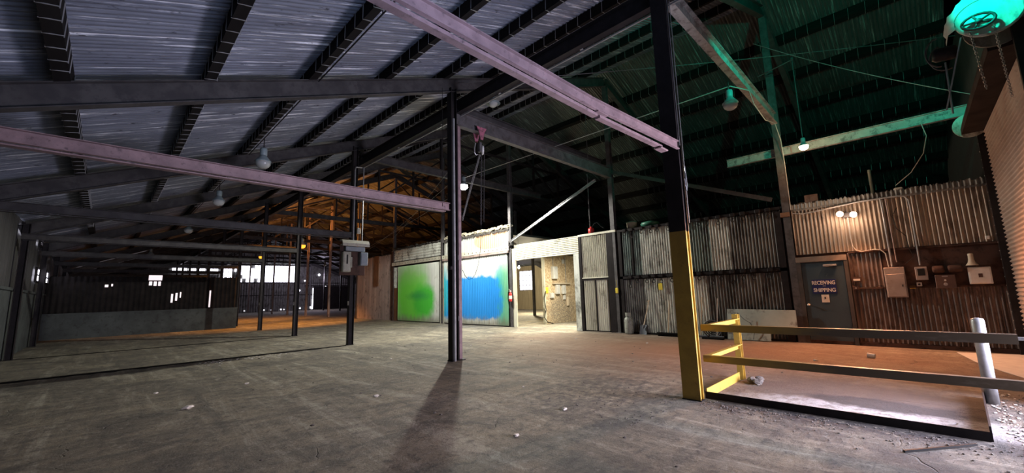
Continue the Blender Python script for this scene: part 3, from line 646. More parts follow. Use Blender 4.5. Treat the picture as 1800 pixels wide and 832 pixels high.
MB().lathe([(.095, .0), (.09, .015), (.06, .06), (.045, .12), (.042, .2), (.044, .25), (.03, .26)], (XF-.10, -.92, 1.84), (0, 0, 1), 18).build('horn_bell', 'beige', t, True)
MB().lathe([(.06, 0), (.06, .03)], (XF-.10, -.92, 1.812), (0, 0, 1), 12).build('horn_foot', 'dark_steel', t)
t = box_thing('dock_control_panel', 'white square control panel beside the roller door', 'control panel', -1.17, -.84, 1.44, 1.80, .11, 'white')
MB().cbox(XF-.132, XF-.122, -1.15, -.86, 1.46, 1.78, .004).build('panel_door', 'white', t); B(XF-.136, XF-.13, -1.04, -.98, 1.58, 1.66).build('dark_label', 'brown_board', t)
t = box_thing('light_switch', 'brown plate with a white switch label right of the door frame', 'switch', .93, 1.13, 1.56, 1.68, .02, 'brown_board', c=.004); B(XF-.04, XF-.034, .96, 1.09, 1.59, 1.64).build('white_strip', 'white', t)
t = box_thing('outlet_box', 'dark outlet box below the white switch label', 'outlet', 1.0, 1.12, 1.37, 1.46, .05, 'brown_board', c=.005); MB().lathe([(.02, 0), (.02, .006)], (XF-.065, 1.06, 1.41), (-1, 0, 0), 10).build('socket', 'box_grey', t)
t = box_thing('wall_sensor', 'tiny white sensor high on the dark wall near the roller door', 'sensor', -1.25, -1.18, 2.38, 2.46, .04, 'white', c=.01)
# conduits
tag(MB().tube([(XF-.05, 2.18, 3.50), (XF-.06, 1.95, 3.44), (XF-.06, 1.6, 3.47), (XF-.06, .75, 3.57), (XF-.06, .05, 3.58), (XF-.06, -.06, 3.55), (XF-.06, -.12, 3.46), (XF-.06, -.13, 3.3), (XF-.06, -.13, 1.90)], .016, 8).build('wall_conduit', 'conduit'), 'grey conduit running along the top of the office wall and down to the meter box', 'conduit')
tag(MB().tube([(XF-.06, 1.02, 3.2), (XF-.05, 1.02, 2.7), (XF-.05, 1.0, 2.45), (XF-.05, .95, 2.35), (XF-.05, .85, 2.31), (XF-.05, .62, 2.34), (XF-.05, .5, 2.32), (XF-.05, .42, 2.22), (XF-.06, .40, 1.9)], .011, 8).build('flexible_conduit', 'cable_white'), 'pale flexible conduit dropping from the floodlights to the breaker panel', 'conduit')
for i, (y, z0, lb) in enumerate(((.36, 1.9, 'thick'), (.27, 2.0, 'thin'))):
    tag(MB().tube([(XF-.05, y, 3.6), (XF-.05, y-.02, z0)], .02-.008*i, 8).build('wall_conduit', 'rust_sheet' if i else 'conduit'), '%s vertical conduit above the tall grey breaker panel' % lb, 'conduit')
tag(MB().tube([(XF-.05, .1, 3.3), (XF-.07, .2, 3.1), (XF-.07, .16, 2.8), (XF-.07, .02, 2.6), (XF-.07, .0, 2.3), (XF-.07, -.05, 2.1), (XF-.07, .1, 1.95)], .008, 6).build('loose_cable', 'cable'), 'loose dark cable dangling above the breaker panel', 'cable')
tag(MB().tube([(XF-.06, .98, 1.42), (XF-.07, .8, 1.40), (XF-.07, .65, 1.46), (XF-.07, .52, 1.45)], .009, 6).build('loose_cable', 'cable'), 'dark cable between the outlet box and the breaker panel', 'cable')
tag(MB().cbox(XF-.08, XF+.1, 2.24, 2.46, 3.42, 3.55, .01).build('junction_box', 'orange_board'), 'rusty orange box where the corner post meets the wall', 'junction box')

# ------------------------------------------------------------------ storage wall
def framed(mbs): pass
ya, yb = 7.62, 2.46
struct('wall_storage', vsheet(MB(), 7.45, 6.75, 2.05, 3.68), 'galv_green', 'dark green sheet at the left of the upper storage wall', smooth=True)
struct('wall_storage', vsheet(MB(), 6.75, 5.62, 2.05, 3.68), 'galv', 'pale sheets of the upper storage wall', smooth=True)
struct('wall_storage', vsheet(MB(), 5.62, 4.4, 2.05, 3.66), 'galv_green', 'greenish middle sheets of the upper storage wall', smooth=True)
struct('wall_storage', vsheet(MB(), 4.4, 3.85, 2.05, 3.66), 'galv', 'pale sheet right of the greenish upper sheets', smooth=True)
struct('wall_storage', vsheet(MB(), 3.85, 2.46, 2.05, 3.64), 'galv_dark', 'dark sheets at the right of the upper storage wall', smooth=True)
struct('wall_storage', vsheet(MB(), 7.5, 6.7, .05, 1.9), 'galv_dark', 'dark lower storage sheets behind the gas tank', smooth=True)
struct('wall_storage', vsheet(MB(), 6.7, 4.6, .05, 1.9), 'galv', 'pale lower storage sheets behind the broom', smooth=True)
struct('wall_storage', vsheet(MB(), 4.6, 2.46, .05, 1.9), 'galv_dark', 'stained lower storage sheets, darkened for shade, behind the leaning board', smooth=True)
struct('wall_storage', B(XF+.03, XF+.10, yb-.2, ya+.05, 0, 3.7), 'dark_steel', 'backing of the storage wall')
struct('trim_4', B(XF-.05, XF+.03, yb, ya, 1.93, 2.02).box(XF-.06, XF+.03, yb, ya, 3.66, 3.74).box(XF-.05, XF+.03, 7.50, 7.62, 0, 3.7).box(XF-.045, XF+.02, 7.05, 7.10, 2.05, 3.66).box(XF-.04, XF+.02, yb, 7.5, 0, .06).box(XF-.05, XF+.02, 2.46, 2.62, 0, 3.6), 'dark_steel')
# hooks with shackles hung along the two rails
def hook(x, y, z, L, lab, grp, seed, mt='dark_steel'):
    rnd = random.Random(seed); t = thing('rigging_hook', lab, 'hook', (x, y, z-L), grp)
    MB().cbox(x-.05, x+.02, y-.07, y+.07, z-.07, z+.05, .02).build('clamp', mt, t)
    pts = [(x-.02, y, z-.05), (x-.03, y, z-L*.55)]
    chain(pts, .055, .010, .02).build('chain_drop', mt, t)
    c = (x-.03, y, z-L*.55-.045); ring = [(c[0], c[1]+.05*math.sin(a), c[2]+.06*math.cos(a)) for a in [i*math.pi/5 for i in range(11)]]
    MB().tube(ring, .013, 6).build('ring', mt, t)
rnd = random.Random(4)
for i in range(15):
    y = 7.35-i*.33+rnd.uniform(-.06, .06)
    if y < 2.7: break
    hook(XF-.05, y, 3.70, rnd.choice((.18, .28, .22, .42)), 'dark rigging hook clamped on the top rail of the storage wall', 'rigging hooks on the storage wall top rail', i)
for i in range(16):
    y = 7.25-i*.31+rnd.uniform(-.06, .06)
    if y < 2.7: break
    hook(XF-.05, y, 1.99, rnd.choice((.2, .3, .25, .5)), 'dark rigging hook clamped on the middle rail of the storage wall', 'rigging hooks on the storage wall middle rail', 40+i)
tag(MB().cbox(XF-.11, XF-.09, 6.02, 6.16, 1.50, 1.72, .006).tube([(XF-.1, 6.09, 1.72), (XF-.1, 6.09, 1.85)], .004, 5).build('hanging_tag', 'yellow_tag'), 'yellow tag hanging from the storage wall above the shovel', 'tag')
tag(MB().cbox(XF-.11, XF-.06, 7.70, 7.82, 1.42, 1.62, .02).tube([(XF-.085, 7.76, 1.6), (XF-.085, 7.76, 1.9)], .005, 5).build('hanging_tag', 'yellow_tag'), 'yellow cylinder tag on the post left of the storage wall', 'tag')
# things on the wall top
def lid_bucket(y, x, r, h, z, mt, name, label, cat, lid=None):
    t = thing(name, label, cat, (x, y, z))
    MB().lathe([(r*.86, 0), (r*.9, .01), (r, h), (r*1.03, h), (r*1.03, h-.02), (r*.97, h-.015)], (x, y, z), (0, 0, 1), 18).build('body', mt, t, True)
    if lid: MB().lathe([(r*1.05, 0), (r*1.05, .03), (r*.6, .05)], (x, y, z+h), (0, 0, 1), 18).build('lid', lid, t)
lid_bucket(7.25, XR+.35, .19, .24, 3.78, 'beige', 'plastic_bucket', 'beige bucket on top of the storage wall', 'bucket', 'green_lid')
tag(MB().lathe([(.05, 0), (.30, .03), (.34, .10), (.30, .16), (.12, .2)], (XR+.4, 6.55, 3.78), (0, 0, 1), 20).build('green_tub', 'green_lid', None, True), 'upturned green tub on top of the storage wall', 'tub')
t = thing('fuel_can', 'red can on top of the cream gate wall', 'can', (XR+.2, 8.95, 3.79))
MB().lathe([(.11, 0), (.12, .01), (.12, .2), (.10, .24), (.04, .26), (.04, .3), (.02, .31)], (XR+.2, 8.95, 3.79), (0, 0, 1), 16).build('can_body', 'red', t, True)
MB().tube([(XR+.2, 8.9, 4.05), (XR+.2, 8.8, 4.2), (XR+.2, 8.65, 4.22), (XR+.2, 8.5, 4.05), (XR+.2, 8.35, 3.95)], .012, 6).build('hose', 'cable', t)
tag(B(XR+.32, XR+.62, 1.62, 1.92, 3.6, 4.02).build('cardboard_box', 'brown_sheet'), 'brown box on top of the office wall near the corner post', 'box')
tag(MB().tube([(XR+.45, .50, 3.6), (XR+.45, .50, 4.45)], .035, 10).build('pipe_stub', 'galv_green'), 'green-lit pipe stub rising from the office wall top', 'pipe')
t = thing('small_lamp', 'small grey lamp lying on the office wall top at the end of the hanging wire', 'lamp', (XR+.05, .05, 3.68))
MB().lathe([(.03, 0), (.05, .03), (.05, .15), (.02, .17)], (XR+.05, .1, 3.76), (0, -1, 0), 12).build('lamp_body', 'white', t)
MB().box(XR-.0, XR+.1, -.02, .08, 3.68, 3.72).build('lamp_foot', 'grey_steel', t)
cl = MB()
for i in range(26):
    y = 2.1-i*.14; blob((XR+random.uniform(.0, .12), y, 3.70+random.uniform(0, .04)), random.uniform(.04, .09), 300+i, (1, 1.3, .7), cl)
o = tag(cl.build('wall_top_debris', 'rag_dark'), 'dark clutter heaped along the top of the office wall', 'debris', kind='stuff')
# office and storage roofs (dark decks behind the wall tops)
struct('ceiling', B(XF+.14, XE, 2.4, 9.3, 3.6, 3.77), 'black_wall', 'deck over the storage room')
struct('ceiling', B(XF+.14, XE, Y0, 2.4, 3.45, 3.6), 'black_wall', 'deck over the office and storage rooms')
struct('ceiling', B(XF+.14, XE, 13.6, 29.7, 4.35, 4.45), 'black_wall', 'deck over the far rooms')
struct('ceiling', B(XF+.14, XE, 9.3, 13.6, 3.45, 3.55), 'black_wall', 'deck over the passage')
struct('wall_inner', B(13.5, XE, 9.26, 9.34, 0, 3.45), 'galv_dark', 'inner wall on the near side of the passage')
struct('wall_inner', B(13.4, XE, 29.75, 29.85, 0, 4.35), 'rust_sheet', 'end wall of the far rooms')
# ------------------------------------------------------------------ gate panels and passage
struct('wall_gate', vsheet(MB(), 9.28, 8.12, 2.06, 3.68), 'cream_sheet', 'upper cream corrugated panel', smooth=True)
struct('wall_gate', vsheet(MB(), 9.24, 8.72, .04, 1.94).corr((XF, 8.68, .04), DU, DV, .5, 1.9, (-1, 0, 0), .018, .085, 8), 'cream_sheet', 'pair of lower cream corrugated panels', smooth=True)
struct('trim_5', B(XF-.05, XF+.04, 9.28, 9.40, 0, 3.75).box(XF-.04, XF+.04, 7.9, 9.3, 1.94, 2.02).box(XF-.05, XF+.1, 7.85, 8.12, 0, 3.7).box(XF+.02, XF+.06, 8.1, 9.3, 0, 3.7).box(XF-.03, XF+.02, 8.675, 8.725, .03, 1.94), 'dark_steel')
struct('trim_6', B(XF-.06, XF+.05, 7.7, 9.4, 3.70, 3.78).box(XF-.06, XF+.02, 8.1, 9.28, 2.02, 2.06), 'cream_sheet')
struct('wall_gate', B(XF-.03, XF+.1, 9.42, 9.68, 0, 3.05), 'galv', 'flat grey jamb at the right of the passage')
struct('wall_gate', MB().corr((XF-.03, 13.02, 3.04), (0, 0, 1), (0, -1, 0), .72, 3.62, (-1, 0, 0), .014, .075, 8).box(XF-.01, XF+.02, 9.4, 13.02, 3.04, 3.76), 'cream_sheet', 'cream header of horizontal corrugated sheet over the passage', smooth=False)
struct('wall_osb', B(15.2, 19.5, 12.9, 12.98, 0, 3.45), 'osb', 'rough strand board wall inside the passage')
struct('trim_7', B(15.12, 15.2, 12.86, 13.0, 0, 3.45), 'cream_sheet')
struct('wall_inner', B(XF, XF+.06, 13.0, 13.3, 0, 3.6), 'cream_sheet', 'pale jamb at the left of the passage')
def osb_box(name, label, cat, x0, x1, z0, z1, mt, dep=.12, group=None):
    t = thing(name, label, cat, ((x0+x1)/2, 12.88, z0), group); MB().cbox(x0, x1, 12.9-dep, 12.9, z0, z1, .008).build('enclosure', mt, t)
    B(x0+.02, x1-.02, 12.9-dep-.008, 12.9-dep, z0+.03, z1-.03).build('cover', mt, t); return t
osb_box('electric_panel', 'tall pale panel high on the strand board wall', 'electrical panel', 15.72, 16.05, 2.2, 2.82, 'box_light', .18)
osb_box('fuse_box', 'left pale fuse box under the short shelf on the strand board', 'fuse box', 15.98, 16.25, 1.44, 1.90, 'box_light', .14)
osb_box('fuse_box', 'right pale fuse box under the short shelf on the strand board', 'fuse box', 16.48, 16.72, 1.43, 1.88, 'box_light', .14)
osb_box('outlet_box', 'small pale box low left on the strand board', 'outlet', 15.55, 15.78, 1.25, 1.50, 'box_light')
osb_box('outlet_box', 'small pale box under the right fuse box', 'outlet', 16.6, 16.75, 1.15, 1.38, 'box_light', .08)
osb_box('slim_box', 'narrow tall beige box lowest on the strand board', 'box', 16.88, 17.02, .82, 1.28, 'beige', .08)
osb_box('wall_clock', 'small pale box near the top of the strand board', 'box', 16.62, 16.78, 3.0, 3.22, 'box_light', .06)
tag(B(15.2, 15.42, 12.87, 12.9, 1.5, 1.78).build('paper_notice', 'yellow_tag'), 'yellow notice at the left edge of the strand board', 'notice')
tag(B(15.75, 17.1, 12.74, 12.9, 1.94, 2.0).build('wall_shelf', 'beige'), 'short wooden shelf above the fuse boxes', 'shelf')
tag(MB().tube([(16.85, 12.86, 3.4), (16.88, 12.86, 2.0)], .018, 8).tube([(15.85, 12.86, 3.4), (15.85, 12.86, 2.84)], .018, 8).build('conduit_drop', 'conduit'), 'conduits dropping down the strand board wall', 'conduit')
tag(MB().tube([(15.15, 12.8, 1.6), (15.0, 12.8, 1.2), (15.1, 12.78, .7), (14.95, 12.78, .35), (15.2, 12.8, .1), (15.5, 12.7, .03)], .02, 8).build('loose_hose', 'cable'), 'dark hose dangling at the left end of the strand board', 'hose')
# passage light
t = thing('tube_light', 'pale tube light fixture under the passage header', 'light fixture', (14.4, 10.4, 3.32))
B(14.3, 14.5, 9.9, 11.1, 3.36, 3.45).build('fixture_tray', 'white', t)
MB().tube([(14.4, 9.95, 3.33), (14.4, 11.05, 3.33)], .02, 8).build('tube', 'tube_on', t)
light('tube_light_glow', 'AREA', (14.4, 10.5, 3.28), 430, (1, .90, .70), (14.4, 10.5, 0), shape='RECTANGLE', size=.15, size_y=1.2)
t = thing('bare_bulb', 'small lit bare bulb hanging inside the passage', 'bulb', (15, 14.44, 2.8))
MB().lathe([(.01, 0), (.05, .03), (.06, .08), (.04, .14), (.025, .17)], (15, 14.44, 2.78), (0, 0, 1), 14).build('bulb_glass', 'lens_white', t, True)
MB().tube([(15, 14.44, 2.95), (15, 14.44, 4.35)], .008, 6).build('cord', 'cable', t)
light('bare_bulb_glow', 'POINT', (15, 14.44, 2.70), 420, (1, .86, .56), shadow_soft_size=.06)
light('inner_room_fill', 'POINT', (22.5, 20.5, 3.4), 2200, (1, .88, .62), shadow_soft_size=.1)  # unseen fill with no fixture, added to brighten the inner room
tag(B(16.2, 20.0, 14.9, 15.1, 0, .01).build('floor_plank', 'planks'), 'plank lying on the passage floor', 'plank')

# ------------------------------------------------------------------ painted sliding panels
def punched_track(ya, yb, z0, z1, mt, label):
    """door track: channel face with round holes"""
    t = thing('door_track', label, 'track', (XF-.1, (ya+yb)/2, z0)); x = XF-.13; mb = MB(); zc = (z0+z1)/2; L = ya-yb; n = int(L/.30); R = .033
    for i in range(n):
        a, b = ya-L*i/n, ya-L*(i+1)/n; cy = (a+b)/2; outer = []; inner = []
        for q in range(16):
            an = 2*math.pi*q/16; cy_, sz = math.cos(an), math.sin(an); k = min((L/n/2)/max(abs(cy_), 1e-6), ((z1-z0)/2)/max(abs(sz), 1e-6))
            outer.append((x, cy+cy_*k, zc+sz*k)); inner.append((x, cy+cy_*R, zc+sz*R))
        corners = [(x, a, z1), (x, b, z1), (x, b, z0), (x, a, z0)]
        vs = outer+inner; fs = [(q, (q+1) % 16, 16+(q+1) % 16, 16+q) for q in range(16)]; mb.add(vs, fs)
        for c in corners:
            nb = sorted(range(16), key=lambda q: (outer[q][1]-c[1])**2+(outer[q][2]-c[2])**2)[:2]; mb.add([c, outer[nb[0]], outer[nb[1]]], [(0, 1, 2)])
    mb.build('punched_face', mt, t)
    MB().box(x+.004, XF-.02, yb, ya, z1-.008, z1).box(x+.004, XF-.02, yb, ya, z0-.008, z0).box(x+.05, x+.055, yb, ya, z0, z1).build('track_body', 'rust_sheet', t)
    return t
def painted_door(name, label, ya, yb, z1, mt, n_roll=4):
    t = thing(name, label, 'sliding door', (XF-.05, (ya+yb)/2, .03))
    MB().corr((XF-.05, ya, .05), DU, DV, ya-yb, z1-.05, (-1, 0, 0), .03, .13, 10).build('corrugated_skin', mt, t, True)
    MB().box(XF-.02, XF+.0, yb, ya, .1, .18).box(XF-.02, XF, yb, ya, z1-.12, z1-.02).box(XF-.02, XF, yb, ya, 1.7, 1.78).build('back_rails', 'dark_steel', t)
    B(XF-.06, XF-.02, yb, ya, .02, .05).build('bottom_edge', 'dark_steel', t)
    return t
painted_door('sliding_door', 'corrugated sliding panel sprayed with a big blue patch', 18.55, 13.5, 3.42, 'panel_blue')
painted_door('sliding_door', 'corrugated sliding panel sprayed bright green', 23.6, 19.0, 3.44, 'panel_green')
punched_track(18.65, 13.3, 3.54, 3.74, 'cream_sheet', 'cream door track with round holes above the blue panel')
punched_track(24.3, 18.85, 3.54, 3.74, 'cream_sheet', 'cream door track with round holes above the green panel')
struct('trim_8', B(XF-.15, XF-.0, 13.35, 18.6, 3.43, 3.52), 'rust_sheet')
struct('wall_panels', vsheet(MB(), 18.6, 13.4, 3.75, 4.56, amp=.014, pitch=.15), 'panel_peach', 'white and peach sheets above the blue panel', smooth=True)
struct('wall_panels', MB().corr((XF-.0, 24.2, 3.8), (0, 0, 1), (0, -1, 0), .78, 5.3, (-1, 0, 0), .02, .16, 8), 'galv', 'horizontal sheets above the green panel', smooth=True)
struct('wall_panels', B(XF+.04, XF+.1, 13.3, 24.4, 0, 4.5), 'dark_steel', 'backing behind the painted panels')
struct('wall_panels', vsheet(MB(), 24.2, 23.62, 2.1, 3.44, pitch=.12), 'galv', 'narrow grey sheet left of the green panel', smooth=True)
struct('wall_panels', B(XF-.02, XF+.04, 23.62, 24.2, 0, 2.1), 'orange_board', 'orange-brown board left of the green panel')
struct('wall_panels', B(XF-.03, XF+.04, 18.58, 18.98, 0, 3.5), 'cream_sheet', 'pale strip between blue and green panels')
struct('wall_rusty', vsheet(MB(), 29.85, 24.45, 0.02, 4.35, amp=.022, pitch=.16, jag=.04), 'rust_sheet', 'rusty corrugated wall beyond the green panel', smooth=True)
struct('trim_9', B(XF-.07, XF-.02, 26.3, 26.95, 2.3, 4.4), 'orange_board')
struct('trim_10', B(XF-.06, XF+.04, 24.25, 24.5, 0, 4.5), 'brown_board')
# ragged lagging on top of the painted panels
rg = MB()
for i in range(90):
    y = 18.5-i*.058; blob((XF+random.uniform(-.10, .15), y, 4.66+random.uniform(-.02, .09)), random.uniform(.06, .13), 500+i, (1.2, 1.5, .7), rg)
tag(rg.build('ragged_insulation', 'rag'), 'ragged pale insulation along the top above the blue panel', 'insulation', kind='stuff')
rg = MB()
for i in range(120):
    y = 18.55-i*.0435; z = 4.56+random.uniform(-.05, .03); hh = random.uniform(.05, .16)
    rg.add([(XF-.09+random.uniform(-.04, .0), y, z+.05), (XF-.09, y-.05, z+.05), (XF-.10+random.uniform(-.03, .02), y-.02, z-hh), (XF-.03, y-.02, z+.03)], [(0, 1, 2), (1, 3, 2), (3, 0, 2), (0, 3, 1)])
tag(rg.build('tattered_lagging', 'rag_dark'), 'dark tattered strips hanging under the pale insulation', 'lagging', kind='stuff')
rg = MB()
for i in range(60):
    y = 24.2-i*.09; blob((XF+random.uniform(-.06, .15), y, 4.62+random.uniform(-.03, .05)), random.uniform(.05, .12), 700+i, (1.2, 1.6, .6), rg)
tag(rg.build('ragged_insulation', 'rag_dark'), 'dark ragged lagging along the top above the green panel', 'insulation', kind='stuff')
# fire extinguisher on the passage post
t = thing('fire_extinguisher', 'red fire extinguisher hung on the post between blue panel and passage', 'fire extinguisher', (XF-.14, 13.24, 1.15))
MB().lathe([(.05, 0), (.065, .01), (.07, .04), (.07, .33), (.055, .39), (.025, .42), (.025, .45)], (XF-.15, 13.24, 1.16), (0, 0, 1), 18).build('cylinder', 'red', t, True)
MB().lathe([(.0715, .12), (.0715, .27)], (XF-.15, 13.24, 1.16), (0, 0, 1), 18).build('label_sleeve', 'white', t)
MB().cbox(XF-.18, XF-.12, 13.20, 13.28, 1.60, 1.66, .01).bar((XF-.15, 13.24, 1.67), (XF-.27, 13.22, 1.72), .02, .015).build('valve_handle', 'white', t)
MB().tube([(XF-.15, 13.27, 1.62), (XF-.2, 13.33, 1.6), (XF-.22, 13.33, 1.3), (XF-.2, 13.31, 1.0), (XF-.18, 13.3, .85)], .013, 7).build('hose', 'cable', t)

# ------------------------------------------------------------------ tools in front of the storage wall
t = thing('gas_tank', 'grey-green gas tank standing at the left end of the storage wall', 'tank', (13.08, 7.30, 0))
MB().lathe([(.10, 0), (.14, .02), (.15, .06), (.155, .45), (.13, .55), (.07, .60), (.05, .61)], (13.08, 7.30, .0), (0, 0, 1), 24).build('tank_body', 'tank', t, True)
MB().lathe([(.02, .0), (.02, .06), (.035, .07), (.035, .1)], (13.08, 7.30, .61), (0, 0, 1), 12).build('valve', 'grey_steel', t)
MB().add([(13.08+.10*math.cos(a), 7.30+.10*math.sin(a), z) for z in (.60, .74) for a in [math.pi*(.25+1.5*i/10) for i in range(11)]], [(i, i+1, 12+i, 11+i) for i in range(10)]).build('collar', 'tank', t)
t = thing('shovel', 'square-bladed shovel with a pale wooden handle leaning on the storage wall', 'shovel', (13.02, 6.74, 0))
MB().tube([(13.02, 6.72, .27), (13.2, 6.55, 1.13)], .018, 8).build('handle', 'handle', t)
bl = MB(); vs = []; W, Hh = .13, .33; up_ = Vector((.2, -.08, .98)).normalized()
for i in range(7):
    for j in range(6):
        a = (i/6-.5)*2; yy = a*W; zz = j/5*Hh; dd = .03*(a*a)+(.02 if abs(a) < .3 and j > 3 else 0)
        vs.append(Vector((12.98-dd+.06, 6.76-yy, .01))+up_*zz)
bl.add(vs, [(i*6+j, i*6+6+j, i*6+7+j, i*6+j+1) for i in range(6) for j in range(5)])
bl.tube([Vector((13.02, 6.75, .22)), Vector((13.03, 6.71, .34))], .03, 8).build('blade', 'shovel', t)
MB().tube([(13.19, 6.60, 1.12), (13.21, 6.54, 1.16), (13.2, 6.50, 1.12)], .014, 6).build('grip', 'handle', t)
t = thing('push_broom', 'wide dark push broom leaning on the pale lower sheets', 'broom', (12.98, 5.86, 0))
MB().tube([(12.98, 5.86, .09), (13.18, 5.83, 1.15)], .019, 8).build('handle', 'handle', t)
MB().cbox(12.93, 13.03, 5.5, 6.22, .07, .12, .01).build('broom_head', 'wood_dark', t)
br = MB()
for i in range(60): y = 5.52+i*.0115; br.box(12.94+.01*(i % 3), 12.975+.02*(i % 2), y, y+.007, .0, .075)
br.build('bristles', 'cable', t)
for i, (y, zb, yt, zt, lb, mt) in enumerate(((4.85, .0, 4.78, 1.25, 'pale wooden tool handle just right of the yellow-footed column', 'handle'), (4.38, .02, 4.33, 1.2, 'thin white tool handle left of the leaning board', 'white'))):
    t = thing('rake' if i == 0 else 'squeegee', lb, 'tool', (13.05, y, zb))
    MB().tube([(13.02, y, .08), (13.2, yt, zt)], .015-.004*i, 8).build('handle', mt, t)
    mb = MB().cbox(12.98, 13.03, y-.2, y+.2, .05, .09, .008)
    if i == 0:
        for q in range(11): mb.bar((13.0, y-.19+.038*q, .06), (12.97, y-.19+.038*q, .0), .008, .008)
    else: mb.box(12.995, 13.01, y-.2, y+.2, 0, .05)
    mb.build('tool_head', 'shovel', t)
# coiled hoses / tyre-like coil on the floor by the wall
t = thing('coiled_hose', 'coiled dark hose heaped against the lower storage wall', 'hose', (13.0, 4.55, 0))
mb = MB()
for q in range(4):
    R = .26-.05*q; mb.tube([(13.12+.02*q-.02, 4.53+R*math.cos(a), .28+R*math.sin(a)) for a in [i*math.pi/9 for i in range(19)]], .02, 7)
mb.build('hose_coil', 'grey_steel', t, True)
tag(MB().cbox(12.8, 12.93, 4.15, 4.75, .0, .05, .01).build('dark_board', 'wood_dark'), 'dark timber offcut lying under the coiled hose', 'timber')
t = thing('leaning_board', 'pale green-white board leaning against the storage wall', 'board', (13.05, 3.3, 0))
MB().add([(12.98, 4.08, .02), (12.98, 2.98, .02), (13.06, 2.98, .42), (13.06, 2.35, .42), (13.15, 2.37, .86), (13.16, 4.08, .88),
          (12.99, 4.08, .02), (12.99, 2.98, .02), (13.07, 2.98, .42), (13.07, 2.35, .42), (13.16, 2.37, .86), (13.17, 4.08, .88)],
         [(0, 1, 2, 3, 4, 5), (11, 10, 9, 8, 7, 6)]+[(i, 6+i, 6+(i+1) % 6, (i+1) % 6) for i in range(6)]).build('board_sheet', 'plaster', t)
MB().tube([(12.97, 3.75, .78), (12.99, 3.6, .6), (12.98, 3.45, .5), (12.97, 3.35, .3), (12.95, 3.4, .05)], .006, 6).build('hanging_cord', 'cable', t)

# ------------------------------------------------------------------ breaker board on the third column
bx = 5.70; by = FY[2]-.13
t = thing('breaker_board', 'board with switch boxes hung on the column left of centre', 'electrical board', (bx, by, 2.25))
MB().cbox(5.27, 6.12, by-.02, by+.02, 2.26, 3.22, .008).build('backboard', 'brown_board', t)
MB().prism([(0, 3.24), (-.26, 3.20), (-.26, 3.30), (-.20, 3.40), (0, 3.44), (0, 3.40), (-.18, 3.36), (-.235, 3.29)], (5.26, by, 0), (6.16, by, 0), (0, 1, 0), (0, 0, 1)).build('rain_hood', 'box_cream', t)['label'] = 'cream hood'
s1 = MB().cbox(5.31, 5.57, by-.20, by-.02, 2.36, 3.02, .018).build('switch_box', 'box_cream', t); s1['label'] = 'cream switch box on the left'
B(5.41, 5.46, by-.21, by-.20, 2.62, 2.92).build('switch_slot', 'dark_steel', s1); MB().cbox(5.57, 5.61, by-.20, by-.14, 2.5, 2.85, .01).build('switch_lever', 'box_cream', s1)
MB().cbox(5.34, 5.545, by-.212, by-.20, 2.4, 2.98, .005).build('cover', 'box_cream', s1)
B(5.41, 5.46, by-.218, by-.212, 2.62, 2.92).build('slot_recess', 'dark_steel', s1)
s2 = MB().cbox(5.88, 6.13, by-.22, by-.02, 2.58, 3.02, .014).build('switch_box', 'box_blue', t); s2['label'] = 'blue-grey switch box on the right'
MB().cbox(5.90, 6.11, by-.232, by-.22, 2.61, 2.99, .004).build('cover', 'box_blue', s2)
MB().cbox(5.40, 6.05, by-.16, by-.02, 3.05, 3.2, .01).build('busbar_box', 'box_blue', t)
MB().tube([(5.69, by-.04, 3.40), (5.69, by-.04, 5.85), (5.72, by-.01, 5.98), (5.95, by+.0, 6.01)], .022, 8).build('conduit', 'conduit', t)
MB().tube([(5.99, by-.04, 3.40), (5.99, by-.04, 6.02)], .018, 8).build('conduit', 'conduit', t)
MB().cbox(5.80, 5.92, by-.08, by, 3.66, 3.86, .02).build('junction_box', 'box_cream', t)

# ------------------------------------------------------------------ lamps
def bay_lamp(loc, label, lit=None, shade=False, scale=1., cord=.9, group=None):
    x, y, z = loc; s = scale
    t = thing('high_bay_lamp', label, 'lamp', (x, y, z), group)
    MB().lathe([(.02*s, .52*s), (.075*s, .51*s), (.085*s, .48*s), (.085*s, .33*s), (.07*s, .31*s)][::-1], (x, y, z), (0, 0, 1), 20).build('ballast_housing', 'lamp_housing', t, True)
    rp = [(.07*s, .33*s), (.09*s, .29*s), (.14*s, .22*s), (.185*s, .17*s), (.19*s, .15*s)]
    if shade: rp += [(.27*s, .12*s), (.275*s, .11*s)]
    MB().lathe(rp[::-1], (x, y, z), (0, 0, 1), 24).build('reflector', 'lamp_housing', t, True)
    MB().lathe([(.01*s, -.03*s), (.08*s, -.02*s), (.14*s, .02*s), (.17*s, .08*s), (.175*s, .15*s)], (x, y, z), (0, 0, 1), 24).build('globe', {'white': 'lens_white', 'orange': 'lens_orange', 'warm': 'lens_warm'}.get(lit, 'globe'), t, True)
    MB().tube([(x, y, z+.51*s), (x, y, z+.51*s+cord)], .012, 6).build('hanger_rod', 'dark_steel', t)
    MB().tube([(x+.03*s*math.cos(a), y, z+.55*s+.04*s*math.sin(a)) for a in [i*math.pi/4 for i in range(9)]], .008*s, 6).build('hook', 'grey_steel', t)
    return t
for i, (l, lb) in enumerate((((2.59, 11.6, 4.93), 'unlit high bay lamp with a clear globe, largest on the left'), ((2.55, 17.2, 4.93), 'unlit high bay lamp, second along the left cable'), ((2.61, 25.2, 4.95), 'unlit high bay lamp, third along the left cable'), ((1.8, 35.0, 4.55), 'unlit high bay lamp beyond the low concrete wall'))):
    bay_lamp(l, lb, cord=.3)
bay_lamp((8.6, 9.25, 7.72), 'unlit lamp with a wide shade above the hoist beam', shade=True, cord=.12, scale=.9)
bay_lamp((9.42, 2.42, 5.42), 'globe lamp tinted green under the green-lit cross beam', scale=.85, cord=.2)
L1 = bay_lamp((10.53, 13.3, 6.05), 'bright white lit lamp beside the twin-post column', 'white', cord=.0, scale=1.05)
